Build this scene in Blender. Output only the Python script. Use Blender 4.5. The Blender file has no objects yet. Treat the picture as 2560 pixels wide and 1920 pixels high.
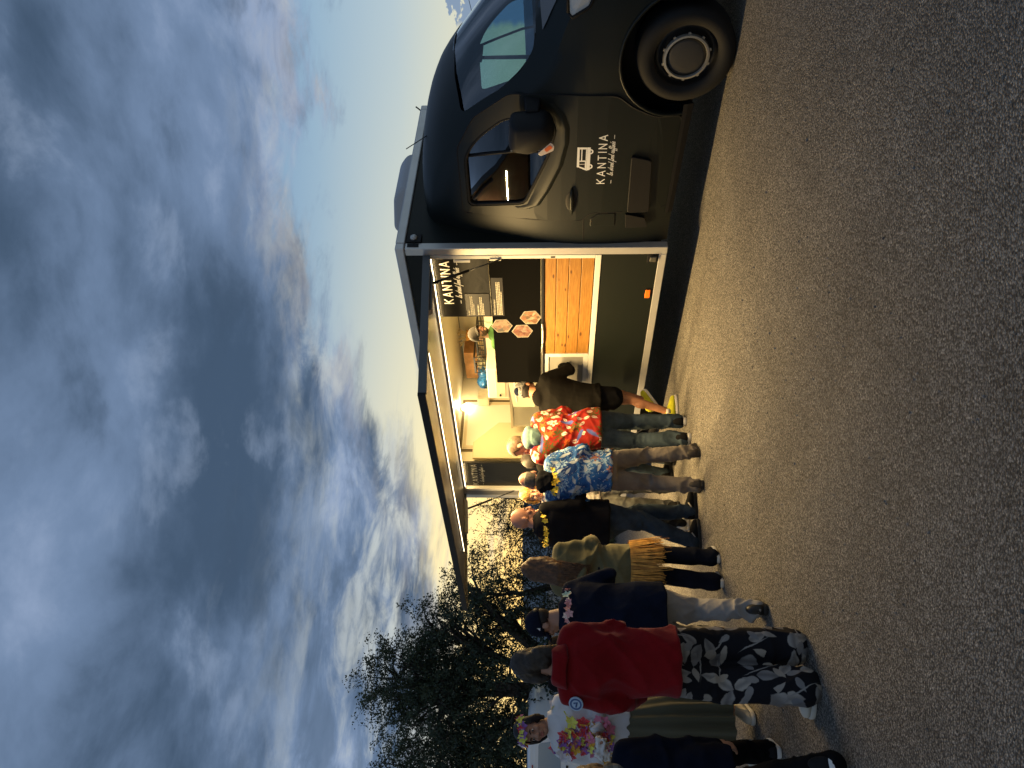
import bpy, bmesh, math, random
import numpy as np
from mathutils import Vector, Matrix, Euler
R = math.radians
sc = bpy.context.scene
col = sc.collection

# ------------------------------------------------------------------ camera
PITCH = math.atan(77/1880.)
CAMH = 1.45
cam = bpy.data.cameras.new('camera')
cam.sensor_fit = 'HORIZONTAL'; cam.sensor_width = 36.0; cam.lens = 1880/2560*36
cam.clip_start = 0.05; cam.clip_end = 4000
camo = bpy.data.objects.new('camera', cam); col.objects.link(camo)
_f = Vector((0, math.cos(PITCH), math.sin(PITCH))); _u = Vector((0, -math.sin(PITCH), math.cos(PITCH))); _r = Vector((1, 0, 0))
# the photograph was taken with the phone turned on its side: picture-right is down, picture-up is right
cx, cy, cz = -_u, _r, -_f
camo.matrix_world = Matrix(((cx.x, cy.x, cz.x, 0), (cx.y, cy.y, cz.y, 0), (cx.z, cy.z, cz.z, CAMH), (0, 0, 0, 1)))
sc.camera = camo

# ------------------------------------------------------------------ colour management / cycles
sc.view_settings.view_transform = 'Standard'
sc.view_settings.look = 'None'
sc.view_settings.gamma = 1.0
sc.view_settings.use_curve_mapping = False
sc.view_settings.exposure = 0.0
sc.render.engine = 'CYCLES'
sc.cycles.use_denoising = True
try:
    sc.cycles.denoiser = 'OPENIMAGEDENOISE'
    sc.cycles.denoising_input_passes = 'RGB_ALBEDO_NORMAL'
except Exception:
    pass
sc.cycles.max_bounces = 7
sc.cycles.diffuse_bounces = 3
sc.cycles.glossy_bounces = 4
sc.cycles.transmission_bounces = 6
sc.cycles.transparent_max_bounces = 10
sc.cycles.sample_clamp_indirect = 4.0
sc.cycles.blur_glossy = 0.6
sc.cycles.caustics_reflective = False
sc.cycles.caustics_refractive = False
sc.cycles.use_adaptive_sampling = True
sc.cycles.adaptive_threshold = 0.012

# ------------------------------------------------------------------ node helpers
class G:
    """tiny expression builder over a node tree"""
    def __init__(s, nt): s.nt = nt; s.n = nt.nodes; s.l = nt.links
    def node(s, t, **kw):
        n = s.n.new(t)
        for k, v in kw.items(): setattr(n, k, v)
        return n
    def put(s, sock, v):
        if isinstance(v, bpy.types.NodeSocket): s.l.new(v, sock)
        elif v is not None: sock.default_value = v
    def m(s, op, a, b=None, c=None, clamp=False):
        n = s.node('ShaderNodeMath', operation=op, use_clamp=clamp)
        for i, v in enumerate((a, b, c)):
            if v is not None: s.put(n.inputs[i], v)
        return n.outputs[0]
    def add(s, a, b): return s.m('ADD', a, b)
    def sub(s, a, b): return s.m('SUBTRACT', a, b)
    def mul(s, a, b): return s.m('MULTIPLY', a, b)
    def smooth(s, v, a, b, to0=0., to1=1.):
        n = s.node('ShaderNodeMapRange', interpolation_type='SMOOTHSTEP')
        s.put(n.inputs[0], v); n.inputs[1].default_value = a; n.inputs[2].default_value = b
        n.inputs[3].default_value = to0; n.inputs[4].default_value = to1
        return n.outputs[0]
    def lin(s, v, a, b, to0=0., to1=1.):
        n = s.node('ShaderNodeMapRange'); n.clamp = True
        s.put(n.inputs[0], v); n.inputs[1].default_value = a; n.inputs[2].default_value = b
        n.inputs[3].default_value = to0; n.inputs[4].default_value = to1
        return n.outputs[0]
    def mix(s, f, a, b, mode='MIX'):
        n = s.node('ShaderNodeMix', data_type='RGBA', blend_type=mode)
        s.put(n.inputs[0], f)
        for i, v in ((6, a), (7, b)):
            if isinstance(v, (tuple, list)): v = tuple(v[:3]) + (1,)
            s.put(n.inputs[i], v)
        return n.outputs[2]
    def noise(s, vec, scale, detail=4, rough=.5, dist=0., dim='3D'):
        n = s.node('ShaderNodeTexNoise', noise_dimensions=dim)
        if vec is not None: s.l.new(vec, n.inputs['Vector'])
        n.inputs['Scale'].default_value = scale; n.inputs['Detail'].default_value = detail
        n.inputs['Roughness'].default_value = rough; n.inputs['Distortion'].default_value = dist
        return n.outputs[0]
    def voro(s, vec, scale, dim='2D', feature='F1', rnd=1.0):
        n = s.node('ShaderNodeTexVoronoi', voronoi_dimensions=dim, feature=feature)
        if vec is not None: s.l.new(vec, n.inputs['Vector'])
        n.inputs['Scale'].default_value = scale; n.inputs['Randomness'].default_value = rnd
        return n
    def xyz(s, x=0., y=0., z=0.):
        n = s.node('ShaderNodeCombineXYZ')
        for i, v in enumerate((x, y, z)): s.put(n.inputs[i], v)
        return n.outputs[0]
    def sep(s, v):
        n = s.node('ShaderNodeSeparateXYZ'); s.l.new(v, n.inputs[0]); return n.outputs
    def vmath(s, op, a, b=None):
        n = s.node('ShaderNodeVectorMath', operation=op)
        s.put(n.inputs[0], a)
        if b is not None: s.put(n.inputs[1], b)
        return n.outputs[0]
    def ramp(s, v, pts):
        n = s.node('ShaderNodeValToRGB'); e = n.color_ramp.elements
        while len(e) < len(pts): e.new(0.5)
        for el, (p, c) in zip(e, pts):
            el.position = p; el.color = tuple(c) + (1,) if len(c) == 3 else c
        s.put(n.inputs[0], v); return n.outputs[0]

# ------------------------------------------------------------------ world: dusk sky under a cloud deck
def build_world():
    w = bpy.data.worlds.new('World'); sc.world = w; w.use_nodes = True
    nt = w.node_tree; nt.nodes.clear(); g = G(nt)
    d = g.node('ShaderNodeTexCoord').outputs['Generated']
    x, y, z = g.sep(d)
    el = g.mul(g.m('ARCSINE', z), 57.2958)                 # degrees above the horizon
    az = g.mul(g.m('ARCTAN2', x, y), 57.2958)              # degrees right of straight ahead
    # clear sky behind the clouds: Nishita with the sun on the horizon plus the afterglow colours
    sky = g.node('ShaderNodeTexSky', sky_type='NISHITA')
    sky.sun_disc = False; sky.sun_elevation = R(2.0); sky.sun_rotation = R(-14)
    sky.air_density = 1.0; sky.dust_density = 1.5; sky.ozone_density = 1.5
    clear = g.ramp(g.lin(el, 0, 60), [(0.0, (.86, .74, .40)), (.05, (.88, .80, .50)), (.105, (.72, .76, .66)), (.17, (.48, .62, .71)),
                                      (.27, (.30, .48, .66)), (.40, (.20, .34, .54)), (1.0, (.10, .18, .33))])
    da = g.m('ABSOLUTE', g.add(az, 12.0))
    glow = g.mul(g.smooth(da, 46, 0), g.smooth(el, 21, 3))
    clear = g.mix(g.mul(glow, .88), clear, (1.25, 1.06, .50))
    core = g.mul(g.smooth(da, 26, 2), g.smooth(el, 8.5, 1))
    clear = g.mix(g.mul(core, .9), clear, (1.45, 1.02, .34))
    clear = g.mix(.12, clear, g.mix(1.0, sky.outputs[0], (.10, .10, .10), 'MULTIPLY'))
    # cloud deck, in plane coordinates (a flat layer overhead, so it foreshortens towards the horizon)
    zc = g.m('MAXIMUM', g.add(z, .09), .04)
    px, py = g.m('DIVIDE', x, zc), g.m('DIVIDE', y, zc)
    p = g.xyz(px, py, 0.37)
    ca, sa = math.cos(R(24)), math.sin(R(24))
    qx = g.add(g.mul(px, ca), g.mul(py, sa)); qy = g.sub(g.mul(py, ca), g.mul(px, sa))
    q = g.xyz(g.mul(qx, .55), g.mul(qy, 1.1), 1.7)
    n0 = g.noise(g.xyz(g.mul(px, .55), g.mul(py, .62), 5.2), 1.0, 4, .5, .7)
    n1 = g.noise(g.xyz(px, g.mul(py, .9), 2.6), 1.25, 9, .56, .35)
    n2 = g.noise(p, 2.3, 9, .60, .25)
    n3 = g.noise(q, 4.6, 9, .66, .6)
    n4 = g.noise(g.xyz(px, py, 9.1), 3.4, 8, .58, .25)
    def blob(a0, e0, sa_, se_):
        u = g.m('DIVIDE', g.sub(az, a0), sa_); v = g.m('DIVIDE', g.sub(el, e0), se_)
        return g.m('EXPONENT', g.mul(g.add(g.mul(u, u), g.mul(v, v)), -1.0))
    # lower edge of the deck as a function of azimuth
    edge = g.ramp(g.lin(az, -40, 40), [(0.0, (.050,)*3), (.25, (.060,)*3), (.37, (.082,)*3), (.45, (.104,)*3), (.50, (.140,)*3),
                                       (.56, (.158,)*3), (.64, (.172,)*3), (.78, (.160,)*3), (1.0, (.15,)*3)])
    edge = g.mul(edge, 100)
    calm = g.smooth(edge, 8, 15, .45, 1.0)
    wob = g.mul(g.mul(g.sub(n2, .5), 13), calm)
    wob2 = g.mul(g.mul(g.sub(n3, .5), 8), calm)
    h = g.add(g.sub(el, edge), g.add(wob, wob2))
    deck = g.smooth(h, -1.6, 2.6)
    # scattered wisps below the edge
    wl = g.node('ShaderNodeTexCoord').outputs['Generated']
    wv = g.xyz(g.mul(az, .055), g.mul(el, .32), 3.1)
    nw = g.noise(wv, 1.6, 8, .62, .8)
    wisp = g.mul(g.mul(g.mul(g.smooth(nw, .55, .74), g.smooth(el, 1.5, 4.0)), g.smooth(az, 16, 2)), g.smooth(el, 14, 9))
    # cloud shading
    k = g.add(g.add(g.mul(n0, .42), g.mul(n1, .44)), g.mul(n4, .18))
    k = g.add(k, g.sub(g.add(g.mul(blob(-14, 34, 14, 4.5), .055), g.mul(blob(19, 27, 9, 4), .05)), g.add(g.mul(blob(-7, 23.5, 17, 5), .065), g.mul(blob(20, 34, 10, 4), .04))))
    dark = g.mix(g.smooth(k, .43, .585), (.058, .098, .164), (.172, .252, .398))
    dark = g.mix(g.mul(g.smooth(k, .560, .635), .85), dark, (.295, .385, .560))
    dark = g.mix(g.mul(g.smooth(n4, .55, .70), .30), dark, (.30, .38, .52))
    dark = g.mix(g.mul(g.smooth(n4, .46, .28), .35), dark, (.052, .085, .138))
    dark = g.mix(g.mul(g.mul(g.smooth(n3, .58, .80), .30), g.smooth(el, 30, 16)), dark, (.38, .46, .58))
    # thinner, brighter cloud where the deck breaks up near the glow
    thin = g.mul(g.smooth(el, 22, 8), g.smooth(az, 9, -4))
    thin2 = g.mul(g.smooth(h, 6.0, .5), .7)
    n5 = g.noise(g.xyz(g.mul(az, .085), g.mul(el, .26), 4.4), 1.7, 9, .62, .5)
    br = g.mul(g.add(g.mul(thin, .85), g.mul(thin2, .7)), g.mul(g.smooth(n5, .44, .66), g.smooth(n3, .25, .6)))
    dark = g.mix(g.mul(g.mul(g.smooth(n5, .50, .34), .5), g.smooth(el, 26, 14)), dark, (.085, .130, .200))
    dark = g.mix(g.m('MINIMUM', br, .8), dark, (.66, .70, .66))
    pinkish = g.mul(g.mul(g.smooth(h, 5.5, 1.5), g.smooth(h, -.5, 1.5)), g.smooth(n2, .42, .6))
    dark = g.mix(g.mul(pinkish, .35), dark, (.44, .40, .36))
    # overhead the deck goes on as an even, slightly lighter grey blue
    skycol = g.mix(deck, clear, dark)
    skycol = g.mix(g.mul(wisp, .6), skycol, (.44, .49, .53))
    # low cumulus bank on the right
    bank = g.mul(g.smooth(g.add(g.sub(6.3, el), g.mul(g.sub(g.noise(g.xyz(g.mul(az, .30), g.mul(el, .5), 0), 2.0, 6, .6), .5), 6.0)), -.05, .25),
                 g.smooth(g.add(az, g.mul(g.sub(n2, .5), 1.)), 25.3, 25.9))
    skycol = g.mix(g.mul(bank, .92), skycol, (.205, .30, .45))
    # below the horizon
    skycol = g.mix(g.smooth(el, 0.0, -2.0), skycol, (.10, .11, .12))
    bg = g.node('ShaderNodeBackground'); g.l.new(skycol, bg.inputs[0]); bg.inputs[1].default_value = 1.0
    out = g.node('ShaderNodeOutputWorld'); g.l.new(bg.outputs[0], out.inputs[0])
    w.cycles.sampling_method = 'MANUAL'; w.cycles.sample_map_resolution = 512
build_world()

# what is left of the sun, already behind the cloud bank at the horizon
sl = bpy.data.lights.new('sun', 'SUN'); sl.energy = 0.08; sl.angle = R(12); sl.color = (1, .78, .5)
so = bpy.data.objects.new('sun', sl); col.objects.link(so)
so.rotation_euler = Euler((R(88), 0, R(180 + 14)), 'XYZ')

# ------------------------------------------------------------------ materials
MATS = {}
def mat(name, c, rough=.6, metal=0., spec=.5, emit=None, es=0., bump=None, coat=0., sheen=0., trans=0., var=None, ior=1.45):
    """plain principled with an optional noise bump (scale, strength) and colour variation (scale, amount)"""
    if name in MATS: return MATS[name]
    m = bpy.data.materials.new(name); m.use_nodes = True; MATS[name] = m
    g = G(m.node_tree); b = g.n['Principled BSDF']
    b.inputs['Base Color'].default_value = tuple(c) + (1,)
    b.inputs['Roughness'].default_value = rough; b.inputs['Metallic'].default_value = metal
    b.inputs['Specular IOR Level'].default_value = spec
    if coat: b.inputs['Coat Weight'].default_value = coat
    if sheen: b.inputs['Sheen Weight'].default_value = sheen
    if trans: b.inputs['Transmission Weight'].default_value = trans; b.inputs['IOR'].default_value = ior
    if emit: b.inputs['Emission Color'].default_value = tuple(emit) + (1,); b.inputs['Emission Strength'].default_value = es
    oc = None
    if bump or var: oc = g.node('ShaderNodeTexCoord').outputs['Object']
    if var:
        v = g.noise(oc, var[0], 5, .6)
        lo = tuple(k*(1-var[1]) for k in c); hi = tuple(min(1, k*(1+var[1])) for k in c)
        g.l.new(g.mix(g.smooth(v, .3, .7), lo, hi), b.inputs['Base Color'])
    if bump:
        bn = g.node('ShaderNodeBump'); bn.inputs['Strength'].default_value = bump[1]; bn.inputs['Distance'].default_value = bump[2] if len(bump) > 2 else .01
        g.l.new(g.noise(oc, bump[0], 5, .6), bn.inputs['Height']); g.l.new(bn.outputs[0], b.inputs['Normal'])
    return m
def cloth(name, c, rough=.92, var=.22):
    return mat(name, c, rough, 0, .15 if max(c) > .03 else .06, bump=(26, .35, .012), var=(7, var), sheen=.12 if max(c) > .03 else 0)

# ------------------------------------------------------------------ object helpers
def tag(o, label=None, cat=None, group=None, kind=None):
    if label: o['label'] = label
    if cat: o['category'] = cat
    if group: o['group'] = group
    if kind: o['kind'] = kind
    return o
def empty(name, loc=(0, 0, 0), rz=0., label=None, cat=None, group=None):
    o = bpy.data.objects.new(name, None); col.objects.link(o)
    o.empty_display_size = .1; o.location = loc; o.rotation_euler = (0, 0, rz)
    return tag(o, label, cat, group)
def link(name, me, m=None, parent=None, smooth=False):
    me.name = name
    if m is not None:
        ms = m if isinstance(m, (list, tuple)) else [m]
        if len(me.materials): me.materials.clear()
        for k in ms: me.materials.append(k)
    if smooth and len(me.polygons):
        me.polygons.foreach_set('use_smooth', [True]*len(me.polygons))
    o = bpy.data.objects.new(name, me); col.objects.link(o)
    if parent is not None: o.parent = parent
    return o
class MB:
    """collects geometry into one mesh"""
    def __init__(s): s.v = []; s.f = []; s.mi = []
    def add(s, vs, fs, mi=0):
        b = len(s.v); s.v += [tuple(p) for p in vs]; s.f += [tuple(i+b for i in f) for f in fs]; s.mi += [mi]*len(fs); return s
    def box(s, a, b, mi=0):
        (x0, y0, z0), (x1, y1, z1) = a, b
        x0, x1 = min(x0, x1), max(x0, x1); y0, y1 = min(y0, y1), max(y0, y1); z0, z1 = min(z0, z1), max(z0, z1)
        return s.add([(x0, y0, z0), (x1, y0, z0), (x1, y1, z0), (x0, y1, z0), (x0, y0, z1), (x1, y0, z1), (x1, y1, z1), (x0, y1, z1)],
                     [(0, 3, 2, 1), (4, 5, 6, 7), (0, 1, 5, 4), (1, 2, 6, 5), (2, 3, 7, 6), (3, 0, 4, 7)], mi)
    def prism(s, pts, ext, mi=0):
        """closed prism: polygon pts (3D, coplanar), extruded by vector ext"""
        n = len(pts); e = Vector(ext)
        vs = [tuple(p) for p in pts] + [tuple(Vector(p)+e) for p in pts]
        fs = [tuple(range(n-1, -1, -1)), tuple(range(n, 2*n))] + [(i, (i+1) % n, n+(i+1) % n, n+i) for i in range(n)]
        return s.add(vs, fs, mi)
    def tube(s, pts, r, seg=8, cap=True, mi=0):
        pts = [Vector(p) for p in pts]; rs = r if isinstance(r, (list, tuple)) else [r]*len(pts)
        vs = []; fs = []
        prev = None
        for i, p in enumerate(pts):
            t = (pts[min(i+1, len(pts)-1)] - pts[max(i-1, 0)])
            t = t.normalized() if t.length > 1e-9 else Vector((0, 0, 1))
            if prev is None:
                a = t.orthogonal().normalized()
            else:
                a = prev - t*prev.dot(t)
                a = a.normalized() if a.length > 1e-6 else t.orthogonal().normalized()
            prev = a; b = t.cross(a)
            rr = rs[i]
            for k in range(seg):
                an = 2*math.pi*k/seg; vs.append(tuple(p + (a*math.cos(an) + b*math.sin(an))*rr))
        for i in range(len(pts)-1):
            for k in range(seg):
                a0 = i*seg+k; a1 = i*seg+(k+1) % seg
                fs.append((a0, a1, a1+seg, a0+seg))
        if cap:
            fs.append(tuple(range(seg-1, -1, -1))); fs.append(tuple((len(pts)-1)*seg+k for k in range(seg)))
        return s.add(vs, fs, mi)
    def ball(s, c, r, seg=16, rings=10, rot=None, mi=0):
        r = r if isinstance(r, (tuple, list)) else (r, r, r); c = Vector(c)
        M = rot if rot is not None else Matrix.Identity(3)
        vs = [tuple(c + M @ Vector((0, 0, r[2])))]
        for i in range(1, rings):
            th = math.pi*i/rings
            for k in range(seg):
                ph = 2*math.pi*k/seg
                vs.append(tuple(c + M @ Vector((r[0]*math.sin(th)*math.cos(ph), r[1]*math.sin(th)*math.sin(ph), r[2]*math.cos(th)))))
        vs.append(tuple(c - M @ Vector((0, 0, r[2]))))
        fs = [(0, 1+k, 1+(k+1) % seg) for k in range(seg)]
        for i in range(rings-2):
            for k in range(seg):
                a = 1+i*seg+k; b = 1+i*seg+(k+1) % seg
                fs.append((a, a+seg, b+seg, b))
        L = len(vs)-1; o = 1+(rings-2)*seg
        fs += [(L, o+(k+1) % seg, o+k) for k in range(seg)]
        return s.add(vs, fs, mi)
    def loft(s, rings, cap=True, mi=0, closed=True):
        """rings: lists of equal length of 3D points"""
        n = len(rings[0]); vs = [tuple(p) for r in rings for p in r]; fs = []
        for i in range(len(rings)-1):
            for k in range(n if closed else n-1):
                a = i*n+k; b = i*n+(k+1) % n
                fs.append((a, b, b+n, a+n))
        if cap:
            fs.append(tuple(range(n-1, -1, -1))); fs.append(tuple((len(rings)-1)*n+k for k in range(n)))
        return s.add(vs, fs, mi)
    def mesh(s, name='m'):
        me = bpy.data.meshes.new(name); me.from_pydata(s.v, [], s.f)
        if any(s.mi): me.polygons.foreach_set('material_index', s.mi)
        me.update(); return me
    def build(s, name, m, parent=None, smooth=False, bevel=0., seg=2, auto=None):
        me = s.mesh(name)
        if bevel > 0:
            bm = bmesh.new(); bm.from_mesh(me)
            bmesh.ops.recalc_face_normals(bm, faces=bm.faces)
            es = [e for e in bm.edges if len(e.link_faces) == 2 and e.calc_face_angle(0) > .5]
            bmesh.ops.bevel(bm, geom=es, offset=bevel, segments=seg, affect='EDGES', profile=.5, clamp_overlap=True)
            bm.to_mesh(me); bm.free()
        o = link(name, me, m, parent, smooth)
        if auto is not None: o.data.set_sharp_from_angle(angle=R(auto))
        return o
_dg = lambda: bpy.context.evaluated_depsgraph_get()
def bake(o, name=None):
    """apply the modifiers of o, return the new mesh and delete o"""
    bpy.context.view_layer.update()
    me = bpy.data.meshes.new_from_object(o.evaluated_get(_dg()))
    old = o.data; bpy.data.objects.remove(o)
    if isinstance(old, bpy.types.Mesh): bpy.data.meshes.remove(old)
    return me
def remesh(mb, voxel, smooth=4, fac=.6):
    me = mb.mesh('tmp'); o = bpy.data.objects.new('tmp', me); col.objects.link(o)
    r = o.modifiers.new('r', 'REMESH'); r.mode = 'VOXEL'; r.voxel_size = voxel; r.adaptivity = 0
    if smooth:
        s_ = o.modifiers.new('s', 'SMOOTH'); s_.iterations = smooth; s_.factor = fac
    return bake(o)
# ------------------------------------------------------------------ lettering made of strokes
CAPS = {'K': ([[(0, 0), (0, 1)], [(.62, 1), (.03, .42)], [(.20, .58), (.64, 0)]], .66),
        'A': ([[(0, 0), (.38, 1), (.76, 0)], [(.16, .30), (.60, .30)]], .76),
        'N': ([[(0, 0), (0, 1), (.66, 0), (.66, 1)]], .66),
        'T': ([[(0, 1), (.64, 1)], [(.32, 1), (.32, 0)]], .64),
        'I': ([[(0, 0), (0, 1)]], .0)}
SCR = {'l': ([(0, .1), (.35, .9), (.5, 1.9), (.38, 2.1), (.25, 1.5), (.22, .3), (.4, 0), (.62, .25)], .62),
       'a': ([(.55, .75), (.3, .95), (.08, .55), (.15, .05), (.4, .2), (.55, .8), (.55, .2), (.65, .02), (.8, .2)], .8),
       's': ([(0, .1), (.3, .7), (.36, 1.0), (.5, .55), (.45, .1), (.2, -.02)], .58),
       't': ([(0, .2), (.28, 1.0), (.42, 1.8), (.25, .4), (.36, 0), (.58, .25)], .58),
       'r': ([(0, .2), (.2, .9), (.3, 1.0), (.5, .9), (.42, .3), (.5, .02), (.66, .2)], .66),
       'e': ([(0, .3), (.35, .55), (.45, .9), (.25, .95), (.12, .4), (.28, 0), (.6, .25)], .6),
       'f': ([(0, .2), (.35, 1.1), (.5, 1.9), (.35, 2.0), (.22, .6), (.15, -.7), (.05, -.8), (.15, -.1), (.5, .3)], .55),
       'o': ([(.3, .95), (.08, .6), (.15, .05), (.4, .15), (.5, .7), (.3, .95), (.5, .8), (.65, .85)], .66),
       'd': ([(.5, .75), (.25, .9), (.06, .5), (.15, .05), (.4, .3), (.62, 2.0), (.5, .5), (.58, .02), (.75, .2)], .75),
       'i': ([(0, .2), (.2, .95), (.15, .2), (.25, 0), (.42, .2)], .42),
       'n': ([(0, .2), (.15, .95), (.1, 0), (.3, .8), (.45, .9), (.42, .2), (.52, 0), (.68, .2)], .68)}
def strokes(mb, lines, org, right, up, thick, lift=.0008, out=None):
    """ribbons standing a little proud of the surface; every stroke at its own small height"""
    org, right, up = Vector(org), Vector(right).normalized(), Vector(up).normalized()
    nrm = right.cross(up).normalized() if out is None else Vector(out)
    k = 0
    for pl in lines:
        for (a, b) in zip(pl[:-1], pl[1:]):
            A, B = Vector(a).to_2d(), Vector(b).to_2d(); d = (B-A)
            if d.length < 1e-6: continue
            d.normalize(); nn = Vector((-d.y, d.x)); A = A - d*thick*.45; B = B + d*thick*.45
            z0 = lift + .00025*(k % 4); k += 1
            q = [A+nn*thick*.5, A-nn*thick*.5, B-nn*thick*.5, B+nn*thick*.5]
            mb.add([org + right*c.x + up*c.y + nrm*z0 for c in q], [(0, 1, 2, 3)])
def caps_lines(txt, h, gap):
    out = []; x = 0
    for ch in txt:
        pls, w = CAPS[ch]
        for pl in pls: out.append([((px)*h+x, py*h) for px, py in pl])
        x += w*h+gap
    return out, x-gap
def script_lines(txt, h, slant=.35):
    out = []; x = 0
    for ch in txt:
        if ch == ' ': x += .55*h; continue
        acc = ch == '\u00e9'; c = 'e' if acc else ch
        pl, w = SCR[c]
        out.append([((px+py*slant)*h+x, py*h) for px, py in pl])
        if acc: out.append([((.35+1.3*slant)*h+x, 1.3*h), ((.6+1.6*slant)*h+x, 1.6*h)])
        if c == 'i': out.append([((.2+1.4*slant)*h+x, 1.4*h), ((.23+1.5*slant)*h+x, 1.5*h)])
        x += w*h*.92
    return out, x
def letters(L1, org, right, up, t, m, parent, fn=None):
    i = 0
    for ch in 'KANTINA':
        k = len(CAPS[ch][0]); mb = MB(); strokes(mb, L1[i:i+k], org, right, up, t, out=(0, 1, 0)); i += k
        if fn: mb.v = [fn(p) for p in mb.v]
        mb.build('letter', m, parent)
def logo(parent, m, org, W, right=(-1, 0, 0), up=(0, 0, 1), cap_h=None, thick=None, name='lettering'):
    """the three line emblem: KANTINA over a dashed script line; org = left end of the capitals' base line"""
    hh = cap_h; t = thick or hh*.13
    L0, w0 = caps_lines('KANTINA', hh, 0); gap = (W-w0)/6
    L1, _ = caps_lines('KANTINA', hh, gap)
    letters(L1, org, right, up, t, m, parent)
    mb = MB()
    S, ws = script_lines('la street food raffin\u00e9e', 1.0)
    sh = W*.72/ws; S = [[(x*sh + W*.13, y*sh - hh*1.12) for x, y in pl] for pl in S]
    S += [[(0, -hh*.95), (W*.07, -hh*.95)], [(W*.93, -hh*.95), (W, -hh*.95)]]
    strokes(mb, S, org, right, up, t*.42)
    return tag(mb.build('tagline', m, parent), kind='stuff')

# ------------------------------------------------------------------ the food truck (local axes: x = towards the rear, y = out of the serving side, z = up)
TR = empty('food_truck', (1.26716, 7.01898, 0), R(129.00606),
           'dark green food truck with raised serving hatch, wood planks and lit kitchen', 'food truck')
M_PAINT = mat('satin green black paint', (.0060, .0090, .0080), .45, 0, .32, bump=(900, .04, .001))
M_PANEL = mat('dark green side panel', (.0080, .0108, .0085), .5, 0, .25)
M_BLACK = mat('black plastic', (.005, .005, .006), .6, 0, .3)
M_RUB = mat('black rubber', (.010, .010, .010), .75, 0, .3, bump=(60, .2, .004))
M_ALU = mat('anodised aluminium profile', (.60, .59, .57), .42, .55, .5, bump=(140, .05, .002), var=(3, .06))
M_ALU2 = mat('white coated aluminium', (.66, .65, .60), .45, .0, .5)
M_STEEL = mat('brushed steel', (.55, .55, .54), .3, .9)
M_WHITE = mat('white print', (.82, .82, .80), .6)
M_CREAM = mat('cream interior panel', (.80, .74, .56), .42, 0, .5)
M_CREAM2 = mat('warm white cabinet', (.78, .74, .62), .35, 0, .5)
M_BOARD = mat('black satin board', (.0055, .0055, .0055), .33, 0, .2, bump=(9, .12, .02))
M_MATTE = mat('matt black board', (.0013, .0013, .0013), .8, 0, .05)
def glass_mat(name, tint, f0=.06, rough=.02):
    m = bpy.data.materials.new(name); m.use_nodes = True; g = G(m.node_tree); g.n.clear()
    tr = g.node('ShaderNodeBsdfTransparent'); tr.inputs[0].default_value = tuple(tint) + (1,)
    gl = g.node('ShaderNodeBsdfGlossy'); gl.inputs['Roughness'].default_value = rough; gl.inputs[0].default_value = (1, 1, 1, 1)
    fr = g.node('ShaderNodeFresnel'); fr.inputs[0].default_value = 1.5
    mx = g.node('ShaderNodeMixShader'); g.l.new(g.m('ADD', fr.outputs[0], f0, clamp=True), mx.inputs[0])
    g.l.new(tr.outputs[0], mx.inputs[1]); g.l.new(gl.outputs[0], mx.inputs[2])
    o = g.node('ShaderNodeOutputMaterial'); g.l.new(mx.outputs[0], o.inputs[0]); return m
M_GLASS = glass_mat('tinted windscreen', (.36, .56, .68), .11)
M_GLASS2 = glass_mat('dark side window', (.11, .15, .15), .015)
def emitter(name, c, s):
    m = bpy.data.materials.new(name); m.use_nodes = True; g = G(m.node_tree); g.n.clear()
    e = g.node('ShaderNodeEmission'); e.inputs[0].default_value = tuple(c)+(1,); e.inputs[1].default_value = s
    o = g.node('ShaderNodeOutputMaterial'); g.l.new(e.outputs[0], o.inputs[0]); return m

def interp(x, pts):
    if x <= pts[0][0]: return pts[0][1]
    for (a, b), (c, d) in zip(pts[:-1], pts[1:]):
        if x <= c: return b + (d-b)*(x-a)/(c-a)
    return pts[-1][1]
NC = -1.23
ZT = [(-2.80, .30), (-2.785, .6), (-2.73, .95), (-2.62, 1.19), (-2.44, 1.35), (-2.31, 1.44), (-2.24, 1.50), (-1.78, 1.905), (-1.3, 2.30), (-1.15, 2.405), (-.95, 2.50),
      (-.75, 2.565), (-.5, 2.61), (-.25, 2.63), (0, 2.625)]
def smooth_interp(x, pts):
    return sum(interp(x+d*.03, pts)*w for d, w in ((-2, .1), (-1, .2), (0, .4), (1, .2), (2, .1)))
SH = [(-2.5, .30), (-2.4, .30), (-2.1, .38), (-1.75, .56), (-1.6, .60), (-1.0, .44), (-.6, .30), (0, .12)]
def z_top(l, t):
    t = abs(t); le = l - interp(l, SH)*t*t
    return smooth_interp(le, ZT) - .07*t**6 if l < -1.0 else smooth_interp(le, ZT) - .07*t**6 - .06*t**4*min(1, (l+1.0)/.3)
NS = [(.25, -.13), (.5, -.075), (.9, -.055), (1.15, -.058), (1.35, -.078), (1.5, -.100), (1.8, -.165), (2.1, -.240), (2.3, -.310), (2.5, -.40), (2.7, -.5)]
INS = [(-2.8, .75), (-2.7, .42), (-2.55, .22), (-2.35, .095), (-2.1, .03), (-1.8, 0), (0, 0)]
def n_side(z, l=-1.): return interp(z, NS) - interp(l, INS)
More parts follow.
